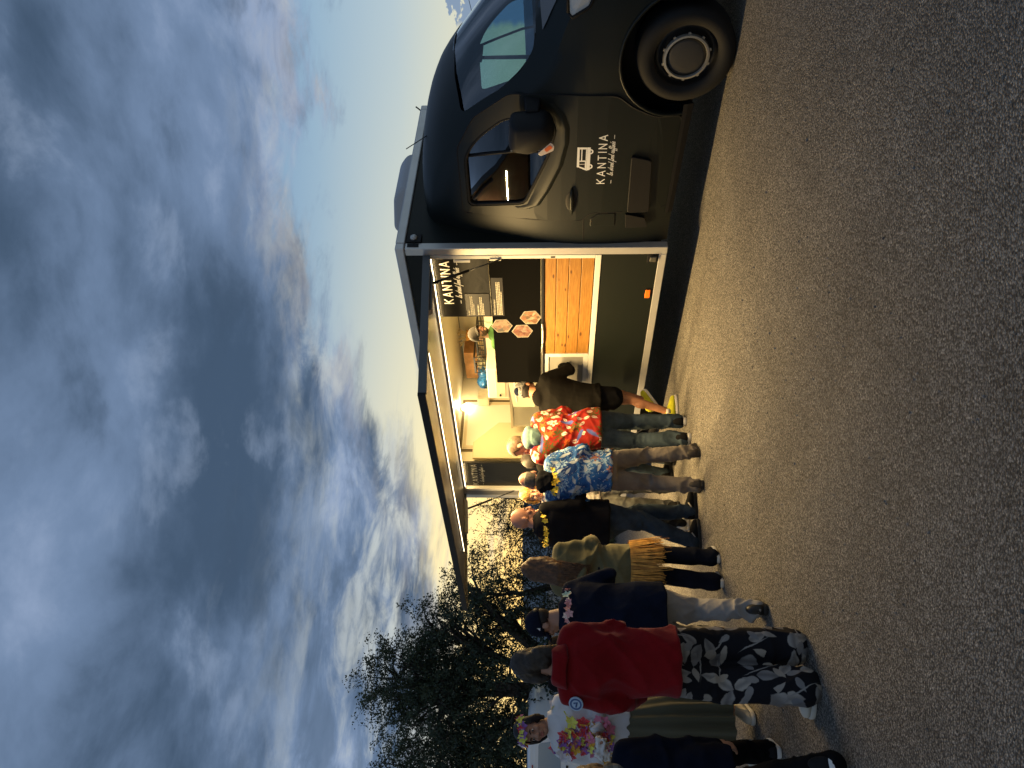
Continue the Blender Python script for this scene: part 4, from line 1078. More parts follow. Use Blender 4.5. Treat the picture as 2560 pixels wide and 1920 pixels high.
def person(label, pos, yaw, h=1.75, w=1.0, feet=None, pelvis=None, lean=(0, 0), arms=(None, None), head=(0, 0, 0), skin='fair', floor=0.,
           top=None, legs=None, shoes=None, hair=None, cap=None, lei=None, group=None, detail=True):
    s = h/1.75; root = empty('person', (pos[0], pos[1], floor), R(yaw), label, 'person', group)
    Ri = Matrix.Rotation(-R(yaw), 3, 'Z'); toL = lambda P: Ri @ Vector((P[0]-pos[0], P[1]-pos[1], (P[2] if len(P) > 2 else 0)))
    rr = random.Random(int(abs(pos[0]*997+pos[1]*131)*10))
    ft = []
    for sd in (0, 1):                                                       # 0 = left, 1 = right
        if feet and feet[sd] is not None:
            f = feet[sd]; P = toL(f[:2] + ((f[2],) if len(f) > 2 else (0.,))); tyaw = f[3] if len(f) > 3 else (8 if sd == 0 else -8); pit = f[4] if len(f) > 4 else 0
        else: P = Vector(((-.10, .10)[sd]*s, 0, 0)); tyaw = (8, -8)[sd]; pit = 0
        ft.append((P, tyaw, pit))
    pv = Vector(((ft[0][0].x+ft[1][0].x)/2, (ft[0][0].y+ft[1][0].y)/2, 0)) if pelvis is None else toL(pelvis)
    pel = Vector((pv.x, pv.y, .538*h))
    reach = .474*h
    for P, ty, pt in ft:
        dd = math.hypot(P.x-pel.x, P.y-pel.y); zz = P.z+.045*h + math.sqrt(max(reach*reach-dd*dd, .2)) + .013*h
        if P.z < .05: pel.z = min(pel.z, zz)
    shc = pel + Vector((lean[0], lean[1], math.sqrt(max((.276*h)**2 - lean[0]**2 - lean[1]**2, .01))))
    nb = shc + Vector((lean[0]*.10, lean[1]*.10 + .0, .030*h))
    hc, hr = head_frame(nb, head[0], head[1], s, head[2] if len(head) > 2 else 0, .012*s + max(0, lean[1])*.12)
    HL = lambda p: hc + hr @ (Vector(p)*s)
    hips = [pel + Vector((sg*.080*s*w, 0, -.015*h)) for sg in (-1, 1)]
    ank = []; kne = []; toe = []
    for i, (P, ty, pt) in enumerate(ft):
        td = Matrix.Rotation(R(ty), 3, 'Z') @ Vector((0, 1, 0)); toe.append(td)
        A = P + Vector((0, 0, .050*h)); ank.append(A); kne.append(ik(hips[i], A, .242*h, .237*h, td*.4 + Vector((0, 1., 0))))
    shd = [shc + Vector((sg*(.094*h*w**.7), -.005, -.014*h)) for sg in (-1, 1)]
    elb = []; wri = []
    for i, sg in enumerate((-1, 1)):
        a = arms[i]
        if a is None: e = shd[i] + Vector((sg*.035*s, -.03*s, -.175*h)); wv = e + Vector((sg*.0*s, .06*s, -.150*h))
        elif len(a) == 2: e = shd[i] + Vector(a[0])*s; wv = e + Vector(a[1])*s
        elb.append(e); wri.append(wv)
    # --- body: one continuous skin
    B = MB()
    B.ball(HL((0, -.006, .030)), (.074*s, .094*s, .100*s), 22, 16, hr)
    B.ball(HL((0, .028, -.050)), (.052*s, .058*s, .060*s), 18, 12, hr)
    B.ball(HL((0, .070, -.086)), (.024*s, .020*s, .018*s), 12, 8, hr)
    B.ball(HL((0, .078, .018)), (.044*s, .018*s, .014*s), 12, 8, hr)
    for sg in (-1, 1):
        B.ball(HL((sg*.037, .062, -.028)), (.022*s, .024*s, .024*s), 10, 8, hr)
        B.ball(HL((sg*.077, -.012, -.012)), (.010*s, .020*s, .032*s), 10, 8, hr @ Matrix.Rotation(R(-20*sg), 3, 'Z'))
    limb(B, [HL((0, .086, .012)), HL((0, .108, -.028))], [.011*s, .0155*s], 8)
    for sg in (-1, 1): B.ball(HL((sg*.013, .098, -.031)), .0105*s, 8, 6)
    B.ball(HL((0, .086, -.058)), (.027*s, .013*s, .014*s), 10, 8, hr)
    limb(B, [nb + Vector((0, -.012*s, -.05*s)), HL((0, -.015, -.045))], [.062*s*w**.5, .054*s], 16)
    fem = legs.get('fem', False) if legs else False
    tor = [(0, .150, .100), (.10, .145, .095), (.30, .130, .090), (.60, .148, .100), (.85, .150, .090), (1.0, .115, .060), (1.09, .05, .045)]
    B.loft([ring(pel.lerp(shc, t) + Vector((0, 0, -.06*s if t == 0 else 0)), a*s*w*.94, b*s*w*.94) for t, a, b in tor])
    for i, sg in enumerate((-1, 1)):
        bare = (legs or {}).get('kind') == 'shorts'; limb(B, [hips[i], kne[i], ank[i], ank[i]-Vector((0, 0, .02*s))], [.070*s*w, (.050 if bare else .038)*s, .034*s, .034*s])
        if bare: B.ball(kne[i].lerp(ank[i], .30) - toe[i]*(.012 if (legs or {}).get('kind') == 'shorts' else .0)*s, ((.044 if bare else .034)*s, (.048 if bare else .034)*s, .090*s), 12, 8)
        fr_ = Matrix.Rotation(R(ft[i][1]), 3, 'Z') @ Matrix.Rotation(R(-ft[i][2]), 3, 'X'); B.ball(ft[i][0] + fr_ @ Vector((0, .05*s, .042*s)) + Vector((0, 0, abs(math.sin(R(ft[i][2])))*.10*s)), (.026*s, .075*s, .024*s), 12, 8, fr_)
        cov = top and (top.get('sleeve', 1.0) >= 1 or top.get('undersleeve')); limb(B, [shd[i], elb[i], wri[i]], [(.036 if cov else .046)*s, (.026 if cov else .036)*s, .025*s])
        dv = (wri[i]-elb[i]).normalized()
        palm = Vector((-sg*.7, .5, .1)) if abs(dv.z) > .6 else Vector((0, 0, -1))
        hand(B, wri[i], dv, palm, -sg if abs(dv.z) > .6 else sg, s*(.92 if fem else 1.0), .38)
    body = link('body', remesh(B, .0068*s, 3, .5), SKIN[skin], root, True)
    if detail:
        for sg in (-1, 1):
            e = MB().ball(HL((sg*.031, .0790, .004)), (.0120*s, .008*s, .0075*s), 10, 8, hr).build('eye', M_EYEW, root, True)
            MB().ball(HL((sg*.031, .0840, .004)), (.0066*s, .005*s, .0066*s), 8, 6, hr).build('iris', M_EYE, e, True)
            hm = hair['m'] if hair else mat('brown brow', (.06, .04, .025), .8)
            MB().tube([HL((sg*.013, .0945, .022)), HL((sg*.030, .0925, .028)), HL((sg*.048, .080, .021))], [.0038*s, .0048*s, .0028*s], 6).build('eyebrow', hm, root, True)
        MB().ball(HL((0, .0935, -.053)), (.0235*s, .0075*s, .0050*s), 10, 6, hr).build('lips', M_LIP, root, True)
        MB().ball(HL((0, .0940, -.064)), (.0205*s, .0080*s, .0055*s), 10, 6, hr).build('lips', M_LIP, root, True)
    # --- trousers / shorts / skirt
    if legs:
        kind = legs.get('kind', 'trousers'); m = legs['m']; T = MB(); k = legs.get('fit', 1.0)
        if kind in ('trousers', 'shorts'):
            wz = legs.get('waist', .30)
            T.loft([ring(pel + Vector((0, .0, -.075*h)), .13*s*w, .105*s*w), ring(pel+Vector((0, -.008*s, -.03*h)), .168*s*w, .124*s*w), ring(pel + Vector((0, -.004*s, .02*h)), .166*s*w, .118*s*w), ring(pel.lerp(shc, wz), .150*s*w, .108*s*w)])
            for i in (0, 1):
                if kind == 'trousers':
                    th, kn, an = legs.get('r', (.098, .072, .062)); A = ank[i] - Vector((0, 0, .012*h)) - toe[i]*.012*s
                    limb(T, [hips[i]+Vector((0, 0, -.01)), kne[i], kne[i].lerp(A, .6) - toe[i]*.008, A], [th*s*w, kn*s*k, (kn*.4+an*.6)*s*k, an*s*k], 18)
                else:
                    q = kne[i].lerp(hips[i], legs.get('len', .35)); limb(T, [hips[i], hips[i].lerp(q, .6), q], [.102*s*w, .098*s*w, .098*s*w], 18)
            me = remesh(T, .0115, 5); hz = hips[0].z
            zn = [(kne[0].z, .10, 1.0), (ank[0].z+.06, .08, 1.5), (hz-.06, .06, .8)]
            folds(me, legs.get('fold', .016)*.8, 44, rr.randrange(9999), zn, .8, .35)
            link(kind, me, m, root, True)
        else:
            # pleated long skirt
            z0, z1 = pel.z + .06*h, legs['hem']; n = 120; rows = []
            for q in range(15):
                t = q/14; z = z0+(z1-z0)*t; c = pel.lerp(Vector(((ank[0].x+ank[1].x)/2, (ank[0].y+ank[1].y)/2, 0)), t)
                rx = (.150+.075*min(1, t*2.0)+.035*t)*s*w; ry = (.110+.065*min(1, t*2.0)+.035*t)*s*w; row = []
                for j in range(n):
                    a = 2*math.pi*j/n; pl_ = 1 + (.085*t+.01)*math.sin(a*17 + .8*math.sin(3*a) + .5*t) + .03*t*math.sin(7*a+1)
                    row.append((c.x+rx*pl_*math.cos(a), c.y+ry*pl_*math.sin(a), z))
                rows.append(row)
            T.loft(rows, cap=False); o = T.build('skirt', m, root, True)
    # --- shoes
    if shoes:
        for i in (0, 1):
            P, ty, pt = ft[i]; mr = Matrix.Rotation(R(ty), 3, 'Z') @ Matrix.Rotation(R(-pt), 3, 'X'); k = s*shoes.get('size', 1.0)
            X = lambda p: P + mr @ (Vector(p)*k) + Vector((0, 0, abs(math.sin(R(pt)))*.10*k))
            out = [(-.030, -.085), (.030, -.085), (.040, -.04), (.042, .06), (.050, .11), (.045, .16), (.020, .190), (-.020, .190), (-.045, .16), (-.050, .11), (-.042, .06), (-.040, -.04)]
            out = rounded(out, .03, 2); S = MB(); st = shoes.get('sole_h', .030)
            S.loft([[X((x*1.0, y, .0)) for x, y in out], [X((x*1.04, y*1.02, st*.5)) for x, y in out], [X((x*1.0, y, st)) for x, y in out]])
            so_ = None
            U = MB(); rows = []
            for y, ww, hh, zb in ((-.082, .026, .070, st), (-.070, .034, .096, st), (-.035, .040, .108, st), (.0, .041, .104, st), (.035, .042, .088, st), (.075, .045, .070, st), (.115, .047, .055, st), (.155, .040, .043, st), (.178, .024, .030, st), (.186, .010, .016, st)):
                row = []
                for j in range(13):
                    a = math.pi*j/12; row.append(X((ww*math.cos(a)*(1 if j not in (0, 12) else 1), y, zb + (hh-.0)*max(0, math.sin(a))**.75)))
                rows.append(row)
            U.loft(rows, cap=True, closed=True); up_ = U.build('shoe', shoes['m'], root, True)
            S.build('sole', shoes['sole'], up_, False, bevel=.004)
            La = MB()
            for q in range(4):
                y = .045+.022*q; La.tube([X((-.022, y, st+.078-.012*q)), X((0, y+.004, st+.084-.014*q)), X((.022, y, st+.078-.012*q))], .0028*k, 5)
            La.build('laces', shoes.get('lace', shoes['m']), up_, True)
            if shoes.get('stripe'):
                q_ = MB()
                for sg in (-1, 1): q_.tube([X((sg*.043, -.02, st+.020)), X((sg*.046, .03, st+.028)), X((sg*.043, .065, st+.052))], .0055*k, 6)
                q_.build('side_flash', shoes['stripe'], up_, True)
            if shoes.get('sock'):
                MB().loft([ring(P+Vector((0, 0, .085*k)), .040*s, .048*s, 14), ring(P+Vector((0, 0, .125*k)), .038*s, .044*s, 14)]).build('sock', shoes['sock'], root, True)
    # --- top
    if top:
        m = top['m']; T = MB(); b = top.get('bulk', 1.0); hem = top.get('hem', -.03)*h; tf = top.get('flare', 1.0)
        prof = [(pel + Vector((0, -.004*s, hem)), .172*tf, .126*tf), (pel + Vector((0, 0, max(hem*.2, .0))), .170*(1+tf)/2, .126), (pel.lerp(shc, .35), .162, .122), (pel.lerp(shc, .65), .178, .130), (pel.lerp(shc, .86), .182, .122), (pel.lerp(shc, .98), .150, .095), (nb + Vector((0, -.008*s, .026*s)), .070, .066)]
        T.loft([ring(c, a*s*w*b, bb*s*w*b) for c, a, bb in prof])
        sl = top.get('sleeve', 1.0); sr = top.get('sr', (.064, .055, .043))
        for i, sg in enumerate((-1, 1)):
            W = elb[i].lerp(wri[i], .96)
            if sl >= 1: limb(T, [shd[i].lerp(shc, .22), shd[i], elb[i], W], [sr[0]*1.05*s*b, sr[0]*s*b, sr[1]*s*b, sr[2]*s*b], 16)
            else: limb(T, [shd[i].lerp(shc, .22), shd[i], shd[i].lerp(elb[i], sl)], [sr[0]*1.05*s*b, sr[0]*s*b, sr[1]*1.18*s*b], 16)
        if top.get('hood'):
            hb_ = nb + Vector((0, -.085*s, -.005*s)); T.ball(hb_, (.105*s, .062*s, .070*s), 16, 10, Matrix.Rotation(R(-25), 3, 'X')); 
        if top.get('collar'):
            T.loft([ring(nb+Vector((0, -.008*s, -.02*s)), .088*s*w, .082*s), ring(nb+Vector((0, 0., .050*s)), .078*s, .074*s)])
        me = remesh(T, .0115, top.get('smooth', 6))
        zn = [(elb[0].z, .10, .8), (pel.z+.10*h, .10, .7), (pel.z+hem+.05, .06, .6)]
        folds(me, top.get('fold', .016), top.get('freq', 34), rr.randrange(9999), zn, top.get('ud', .8))
        tp_ = link(top.get('name', 'jacket'), me, m, root, True)
        if top.get('undersleeve'):                                           # long sleeves of a garment worn underneath
            for i in (0, 1):
                q = MB(); limb(q, [shd[i].lerp(elb[i], sl*.7), elb[i], elb[i].lerp(wri[i], .97)], [.060*s, .054*s, .040*s], 14)
                me = remesh(q, .010, 4); folds(me, .012, 50, rr.randrange(999), [(elb[i].z, .08, 1)]); link('sleeve', me, top['undersleeve'], root, True)
        if top.get('hood_m'):                                                # hood of the garment underneath lying on the back
            q = MB(); q.ball(nb+Vector((0, -.060*s, .030*s)), (.112*s, .075*s, .062*s), 18, 12, Matrix.Rotation(R(18), 3, 'X'))
            q.loft([ring(nb+Vector((0, -.0, -.02*s)), .095*s, .086*s), ring(nb+Vector((0, .005*s, .065*s)), .083*s, .080*s)])
            q.ball(nb+Vector((0, -.095*s, -.035*s)), (.090*s, .050*s, .075*s), 16, 10)
            me = remesh(q, .009, 4); folds(me, .022, 52, rr.randrange(999), None, .5); link('hood', me, top['hood_m'], root, True)
        if top.get('hemband'):
            pass
        if top.get('badge') is not None:
            i = top['badge']; sg = (-1, 1)[i]; c = shd[i].lerp(elb[i], .18)
            out = Vector((sg*.55, -.75, .25)).normalized() if top.get('badge_dir') is None else Vector(top['badge_dir']).normalized()
            hit = None
            # nearest garment surface along the outward direction
            vs = np.empty(len(tp_.data.vertices)*3); tp_.data.vertices.foreach_get('co', vs); vs = vs.reshape(-1, 3); c_ = np.array(c)
            rel = vs-c_; al = rel @ np.array(out); pr = np.linalg.norm(rel-al[:, None]*np.array(out), axis=1); al[pr > .03] = -9; d = al.max()
            p = c + out*(d+.004); a = out.orthogonal().normalized(); bq = out.cross(a)
            dk = MB(); dk.loft([[p + (a*math.cos(t)+bq*math.sin(t))*.042*s for t in [2*math.pi*q/24 for q in range(24)]], [p + out*.006 + (a*math.cos(t)+bq*math.sin(t))*.040*s for t in [2*math.pi*q/24 for q in range(24)]]])
            bd = dk.build('badge', mat('pale blue badge', (.42, .54, .68), .5), tp_)
            dk = MB(); p2 = p+out*.0068
            dk.loft([[p2 + (a*math.cos(t)+bq*math.sin(t))*r_*s for t in [2*math.pi*q/24 for q in range(24)]] for r_ in (.034, .024)], cap=False)
            dk.tube([p2 + a*.012*s + bq*-.012*s, p2 + a*-.002*s + bq*.012*s, p2 + a*-.012*s - bq*.006*s], .0045, 6)
            dk.build('badge_emblem', mat('blue emblem', (.04, .09, .24), .5), bd)
    # --- hair
    if hair:
        q = MB(); kind = hair['kind']; m = hair['m']
        if kind in ('short', 'sides'):
            tmp = MB(); tmp.ball((0, 0, 0), 1, 40, 28); keep = []; thick = hair.get('t', .007)
            vs = [Vector((v[0]*(.074+thick), -.006+v[1]*(.094+thick), .030+v[2]*(.100+thick))) for v in tmp.v]
            fs = []
            for f in tmp.f:
                c = sum((vs[i] for i in f), Vector())/len(f)
                ok = (c.z > .072 - .4*max(0, -(c.y-.02)) if c.y > .02 else c.z > (-.035 if c.y > -.05 else -.062))
                if abs(c.x) > .062 and -.035 < c.y < .03 and c.z < .012: ok = False
                if kind == 'sides' and (c.z > hair.get('top', .075) or c.y > .02): ok = False
                if ok: fs.append(f)
            q.add([tuple(HL(v + Vector((0, 0, 0))*0)) for v in vs], fs); me = q.mesh()
            o = link('tmp', me); so2 = o.modifiers.new('s', 'SOLIDIFY'); so2.thickness = .008*s; so2.offset = -1; me = bake(o)
            folds(me, .004, 180, 5, None, .6); link('hair', me, m, root, True)
        elif kind == 'long':
            q.ball(HL((0, -.012, .036)), (.084*s, .104*s, .106*s), 20, 14, hr)
            ln = hair.get('len', .40)
            for sg, wd in ((-.6, .05), (0, .062), (.6, .05)):
                limb(q, [HL((sg*.08, -.05, .03)), HL((sg*.10, -.085, -.08)), nb + Vector((sg*.10*s, -.115*s, -.06*s)), nb + Vector((sg*.075*s, -.150*s, -ln*s))], [.060*s, wd*s, wd*s*.95, .022*s], 12)
            cut_ = remesh(q, .010, 4)
            bm = bmesh.new(); bm.from_mesh(cut_)
            iv = hr.transposed()
            dl = []
            for v in bm.verts:
                pnt = (iv @ (v.co - hc))/s
                if pnt.y > .045 and pnt.z < .062: dl.append(v)
            bmesh.ops.delete(bm, geom=dl, context='VERTS'); bm.to_mesh(cut_); bm.free()
            folds(cut_, .012, 150, rr.randrange(99), None, .15); hb = link('hair', cut_, m, root, True)
            st = MB()
            for j in range(190):
                t = rr.uniform(-1, 1); x = t*.088; b0 = HL((x, -.075*math.sqrt(max(0, 1-t*t*.8))-.02, rr.uniform(-.02, .06)))
                b1 = HL((x*1.25, -.098*math.sqrt(max(0, 1-t*t*.7))-.016, -.08)); b2 = nb + Vector((x*1.25*s, -(.150+.02*rr.random())*s*(1-.25*t*t), -.10*s)); e_ = nb + Vector((x*(.9+.4*rr.random())*s, -(.155+.02*rr.random())*s, -(ln*rr.uniform(.75, 1.15))*s))
                st.tube([b0, b1, b2, b2.lerp(e_, .55)+Vector((rr.uniform(-.012, .012), 0, 0)), e_], [.004, .006, .006, .0048, .0015], 4, cap=False)
            st.build('strands', m, hb, True)
        elif kind == 'bob':
            q.ball(HL((0, -.012, .036)), (.086*s, .106*s, .108*s), 22, 16, hr)
            for sg in (-1, 1): limb(q, [HL((sg*.070, .010, .05)), HL((sg*.082, -.005, -.03)), HL((sg*.072, -.01, -.085))], [.030*s, .030*s, .018*s], 10)
            limb(q, [HL((0, -.09, .0)), HL((0, -.088, -.075))], [.055*s, .045*s], 12)
            if hair.get('back'): limb(q, [HL((.03, -.088, -.04)), HL((.05, -.085, -.10)), HL((.085, -.075, -.15))], [.058*s, .048*s, .022*s], 12)
            me = remesh(q, .008, 3); bm = bmesh.new(); bm.from_mesh(me); iv = hr.transposed()
            dl = [v for v in bm.verts if (lambda p: p.y > .030 and p.z < hair.get('fringe', .055) and abs(p.x) < .066)((iv @ (v.co-hc))/s)]
            bmesh.ops.delete(bm, geom=dl, context='VERTS'); bm.to_mesh(me); bm.free(); folds(me, .010, 170, 7, None, .2); link('hair', me, m, root, True)
    if cap:
        q = MB(); rows = []
        for j in range(9):
            th = R(90)*(1-j/8); rz = math.sin(th); rxy = math.cos(th)
            rows.append([HL((.086*rxy**.8*math.cos(a), -.006+.106*rxy**.8*math.sin(a), .030 + .110*rz)) for a in [2*math.pi*k/28 for k in range(28)]] if rxy > .02 else [HL((.004*math.cos(a), -.006+.004*math.sin(a), .141)) for a in [2*math.pi*k/28 for k in range(28)]])
        rows.append([HL((.085*math.cos(a), -.006+.105*math.sin(a), .012)) for a in [2*math.pi*k/28 for k in range(28)]])
        q.loft(rows, cap=True); dome = q.build(cap.get('name', 'cap'), cap['m'], root, True)
        if cap.get('brim', True):
            fl = -1 if cap.get('backwards') else 1
            br = MB(); rows = []
            for j in range(6):
                t = j/5; rows.append([HL((.080*math.sin(a)*(1-.12*t), fl*(.060*math.cos(a)*0 + (.095 - .095*(1-math.cos(a))*.9) + .075*t*math.cos(a)), .026 - .022*t - .022*math.sin(a)**2)) for a in [R(-72+144*k/16) for k in range(17)]])
            br.loft(rows, cap=False, closed=False); o = link('t', br.mesh()); z_ = o.modifiers.new('s', 'SOLIDIFY'); z_.thickness = .006*s; me = bake(o); link('brim', me, cap.get('bm', cap['m']), dome, True)
        if cap.get('strap'): MB().ball(HL((0, -.106, .035)), (.030*s, .010*s, .022*s), 14, 8, hr).build('strap_opening', M_BLACK, dome, True)
        if cap.get('panel'): MB().ball(HL((0, -.088, .075)), (.046*s, .030*s, .036*s), 14, 8, hr).build('rear_panel', cap['panel'], dome, True)
        if cap.get('logo'): 
            p_ = [HL((-.0885, -.02+.0, .05)), HL((-.0880, .006, .036)), HL((-.0872, -.012, .028))]; MB().add(p_ + [p + hr @ Vector((-.003, 0, 0)) for p in p_], [(0, 1, 2), (5, 4, 3), (0, 3, 4, 1), (1, 4, 5, 2), (2, 5, 3, 0)]).build('cap_mark', M_WHITE, dome)
    if lei:
        pts = []; n = lei.get('n', 46); dr = lei.get('drop', .22)*s; cc = nb + Vector((0, -.005*s, -.005*s))
        for j in range(n):
            a = 2*math.pi*j/n + rr.uniform(-.05, .05); ca, sa = math.cos(a), math.sin(a)
            bk = top.get('bulk', 1.0)*1.12 if top else 1.; x = .125*s*w*bk*ca*(1-.25*max(0, sa)); y = (.135*sa if sa > 0 else .118*sa)*s*w*bk; z = -.035*s - dr*max(0, sa)**1.2*1.0 - lei.get('back', .03)*s*max(0, -sa)
            y += .02*s*max(0, sa)
            pts.append((cc + Vector((x, y, z)) + Vector((rr.uniform(-.015, .015),)*3), Vector((ca, sa, .25))))
        if lei.get('extra'):
            for j in range(lei['extra']):
                a = R(90)+rr.uniform(-1.2, 1.2); pts.append((pel.lerp(shc, rr.uniform(.22, .95)) + Vector((.17*s*math.cos(a)*rr.uniform(.2, 1)*(1 if rr.random() < .5 else -1), .155*s*w, 0)), Vector((0, 1, .1))))
        q = MB(); flower_cloud(q, pts, len(FLEI[lei['c']]), lei.get('size', .034)*s, rr)
        q.build('lei', [mat('petal %s %d' % (lei['c'], i), c, .7, sheen=.2) for i, c in enumerate(FLEI[lei['c']])], root)
    return dict(root=root, HL=HL, hr=hr, hc=hc, pel=pel, shc=shc, nb=nb, s=s, shd=shd, elb=elb, wri=wri, ank=ank, kne=kne)

# ---- printed cloths: flat prints, made by shaders in the garment's own coordinates
def petal_mask(g, uv, scale, n_pet, r0, amp, seed, cover=.5, soft=.05):
    """flowers scattered over the cloth; returns (mask, distance, random)"""
    u, v = uv; vec = g.xyz(g.add(u, seed), g.add(v, seed*1.7), 0)
    vo = g.voro(vec, scale, '2D', rnd=.85)
    dv = g.vmath('SUBTRACT', g.vmath('SCALE', vec, None), vo.outputs['Position']) if False else g.vmath('SUBTRACT', vec, vo.outputs['Position'])
    x, y, _ = g.sep(dv); rnd_ = g.sep(vo.outputs['Color'])
    th = g.add(g.m('ARCTAN2', y, x), g.mul(rnd_[1], 6.28)); r = g.mul(g.m('SQRT', g.add(g.mul(x, x), g.mul(y, y))), scale)
    lim = g.add(r0, g.mul(g.m('COSINE', g.mul(th, n_pet)), amp)); lim = g.mul(lim, g.add(.75, g.mul(rnd_[2], .5)))
    on = g.m('GREATER_THAN', rnd_[0], 1-cover)
    return g.mul(g.smooth(g.sub(lim, r), -soft, soft), on), r, rnd_
def leaf_mask(g, uv, scale, a, b, seed, cover=.6, soft=.04):
    u, v = uv; vec = g.xyz(g.add(u, seed), g.add(v, seed*.7), 0); vo = g.voro(vec, scale, '2D', rnd=.8)
    x, y, _ = g.sep(g.vmath('SUBTRACT', vec, vo.outputs['Position'])); rn = g.sep(vo.outputs['Color'])
    t = g.mul(rn[1], 6.28); c, s = g.m('COSINE', t), g.m('SINE', t)
    p = g.mul(g.add(g.mul(x, c), g.mul(y, s)), scale); q = g.mul(g.sub(g.mul(y, c), g.mul(x, s)), scale)
    tt = g.m('DIVIDE', p, a); w = g.mul(b, g.mul(g.sub(1, g.mul(tt, tt)), g.sub(1, g.mul(tt, .45))))
    return g.mul(g.smooth(g.sub(w, g.m('ABSOLUTE', q)), -soft, soft), g.m('GREATER_THAN', rn[0], 1-cover)), q, p, rn
def print_mat(name, fn, rough=.85):
    m = bpy.data.materials.new(name); m.use_nodes = True; g = G(m.node_tree); b = g.n['Principled BSDF']
    oc = g.node('ShaderNodeTexCoord').outputs['Object']; x, y, z = g.sep(oc)
    wob = g.noise(oc, 9, 4, .6); wo2 = g.noise(oc, 22, 3, .6)
    uv = (g.add(g.add(x, g.mul(y, .55)), g.mul(g.sub(wob, .5), .03)), g.add(z, g.mul(g.sub(wo2, .5), .02)))
    g.l.new(fn(g, uv, oc), b.inputs['Base Color']); b.inputs['Roughness'].default_value = rough; b.inputs['Specular IOR Level'].default_value = .2
    bn = g.node('ShaderNodeBump'); bn.inputs['Strength'].default_value = .3; bn.inputs['Distance'].default_value = .01
    g.l.new(g.noise(oc, 26, 4, .6), bn.inputs['Height']); g.l.new(bn.outputs[0], b.inputs['Normal']); return m
def red_hawaii(g, uv, oc):
    c = g.mix(g.noise(oc, 5, 4), (.205, .008, .006), (.27, .016, .007))
    f, r, rn = petal_mask(g, uv, 6.4, 9, .40, .16, 3.3, .85); st = g.m('SINE', g.mul(r, 40))
    c = g.mix(g.mul(f, g.smooth(g.noise(oc, 60, 3), .38, .55)), c, (.060, .066, .014))
    f, r, rn = petal_mask(g, uv, 11.0, 7, .28, .12, 8.1, .35); c = g.mix(f, c, (.40, .075, .010))
    f, q, p, rn = leaf_mask(g, uv, 13.5, .48, .20, 1.9, .55); c = g.mix(f, c, (.52, .47, .37)); c = g.mix(g.mul(f, g.smooth(g.m('ABSOLUTE', q), .05, .02)), c, (.45, .03, .02))
    f, q, p, rn = leaf_mask(g, uv, 6.5, .50, .10, 4.9, .28); c = g.mix(f, c, (.075, .10, .30))
    f, r, rn = petal_mask(g, uv, 6.6, 5, .24, .065, 5.4, .5); c = g.mix(f, c, (.58, .55, .46)); c = g.mix(g.mul(f, g.smooth(r, .13, .05)), c, (.20, .16, .05))
    return c
def blue_hawaii(g, uv, oc):
    c = g.mix(g.smooth(g.noise(oc, 6, 5, .6, 1.0), .4, .6), (.012, .048, .18), (.028, .125, .34))
    f, r, rn = petal_mask(g, uv, 8.0, 8, .36, .15, 2.3, .75); c = g.mix(g.mul(f, g.smooth(g.noise(oc, 55, 4, .6), .44, .52)), c, (.24, .36, .50))
    f, q, p, rn = leaf_mask(g, uv, 12, .50, .17, 6.2, .6); c = g.mix(f, c, (.42, .47, .51))
    f, r, rn = petal_mask(g, uv, 8.0, 6, .28, .10, 9.4, .4); c = g.mix(g.mul(f, g.smooth(g.noise(oc, 48, 3), .42, .5)), c, (.30, .12, .075))
    n = g.noise(oc, 20, 5, .65, 2.0); c = g.mix(g.mul(g.smooth(n, .60, .66), .9), c, (.62, .66, .66))
    return c
def leaf_black(g, uv, oc):
    c = (.007, .007, .010)
    f, q, p, rn = leaf_mask(g, uv, 9.0, .50, .27, 3.7, .80, .03); sh_ = g.mix(rn[2], (.20, .19, .185), (.40, .36, .31)); c = g.mix(f, c, g.mix(g.smooth(g.m('ABSOLUTE', q), .0, .22), g.mix(1., sh_, (.6, .6, .62), 'MULTIPLY'), sh_))
    f, q, p, rn = leaf_mask(g, uv, 11.5, .50, .20, 9.1, .55, .03); c = g.mix(f, c, g.mix(rn[2], (.17, .17, .18), (.36, .31, .25)))
    f, q, p, rn = leaf_mask(g, uv, 5.6, .52, .022, 6.4, .7, .012); c = g.mix(f, c, (.28, .26, .24))
    return c
M_REDH = print_mat('red flowered shirt cloth', red_hawaii); M_BLUEH = print_mat('blue flowered shirt cloth', blue_hawaii); M_LEAFB = print_mat('black trousers with leaf print', leaf_black)
def camo(g, uv, oc): return g.ramp(g.noise(oc, 34, 4, .6, .5), [(.38, (.05, .05, .055)), (.46, (.18, .175, .17)), (.52, (.34, .33, .31)), (.60, (.10, .10, .11))])
M_CAMO = print_mat('grey mottled cap cloth', camo)
def denim(name, c): return mat(name, c, .9, 0, .15, bump=(60, .4, .006), var=(5, .42))
M_SOLE = mat('white rubber sole', (.62, .60, .54), .6); M_SOLEK = mat('black rubber sole', (.012, .012, .012), .7)
HAIR = lambda n, c: mat(n, c, .55, 0, .35, bump=(120, .4, .004), var=(40, .4))
M_NAVY = cloth('navy jacket cloth', (.008, .012, .026)); M_BLK = cloth('black sweat cloth', (.0055, .0050, .0045)); M_BLK2 = cloth('black jacket cloth', (.009, .009, .011))
Wp = lambda l, n: tuple((TRM @ Vector((l, n, 0)))[:2])

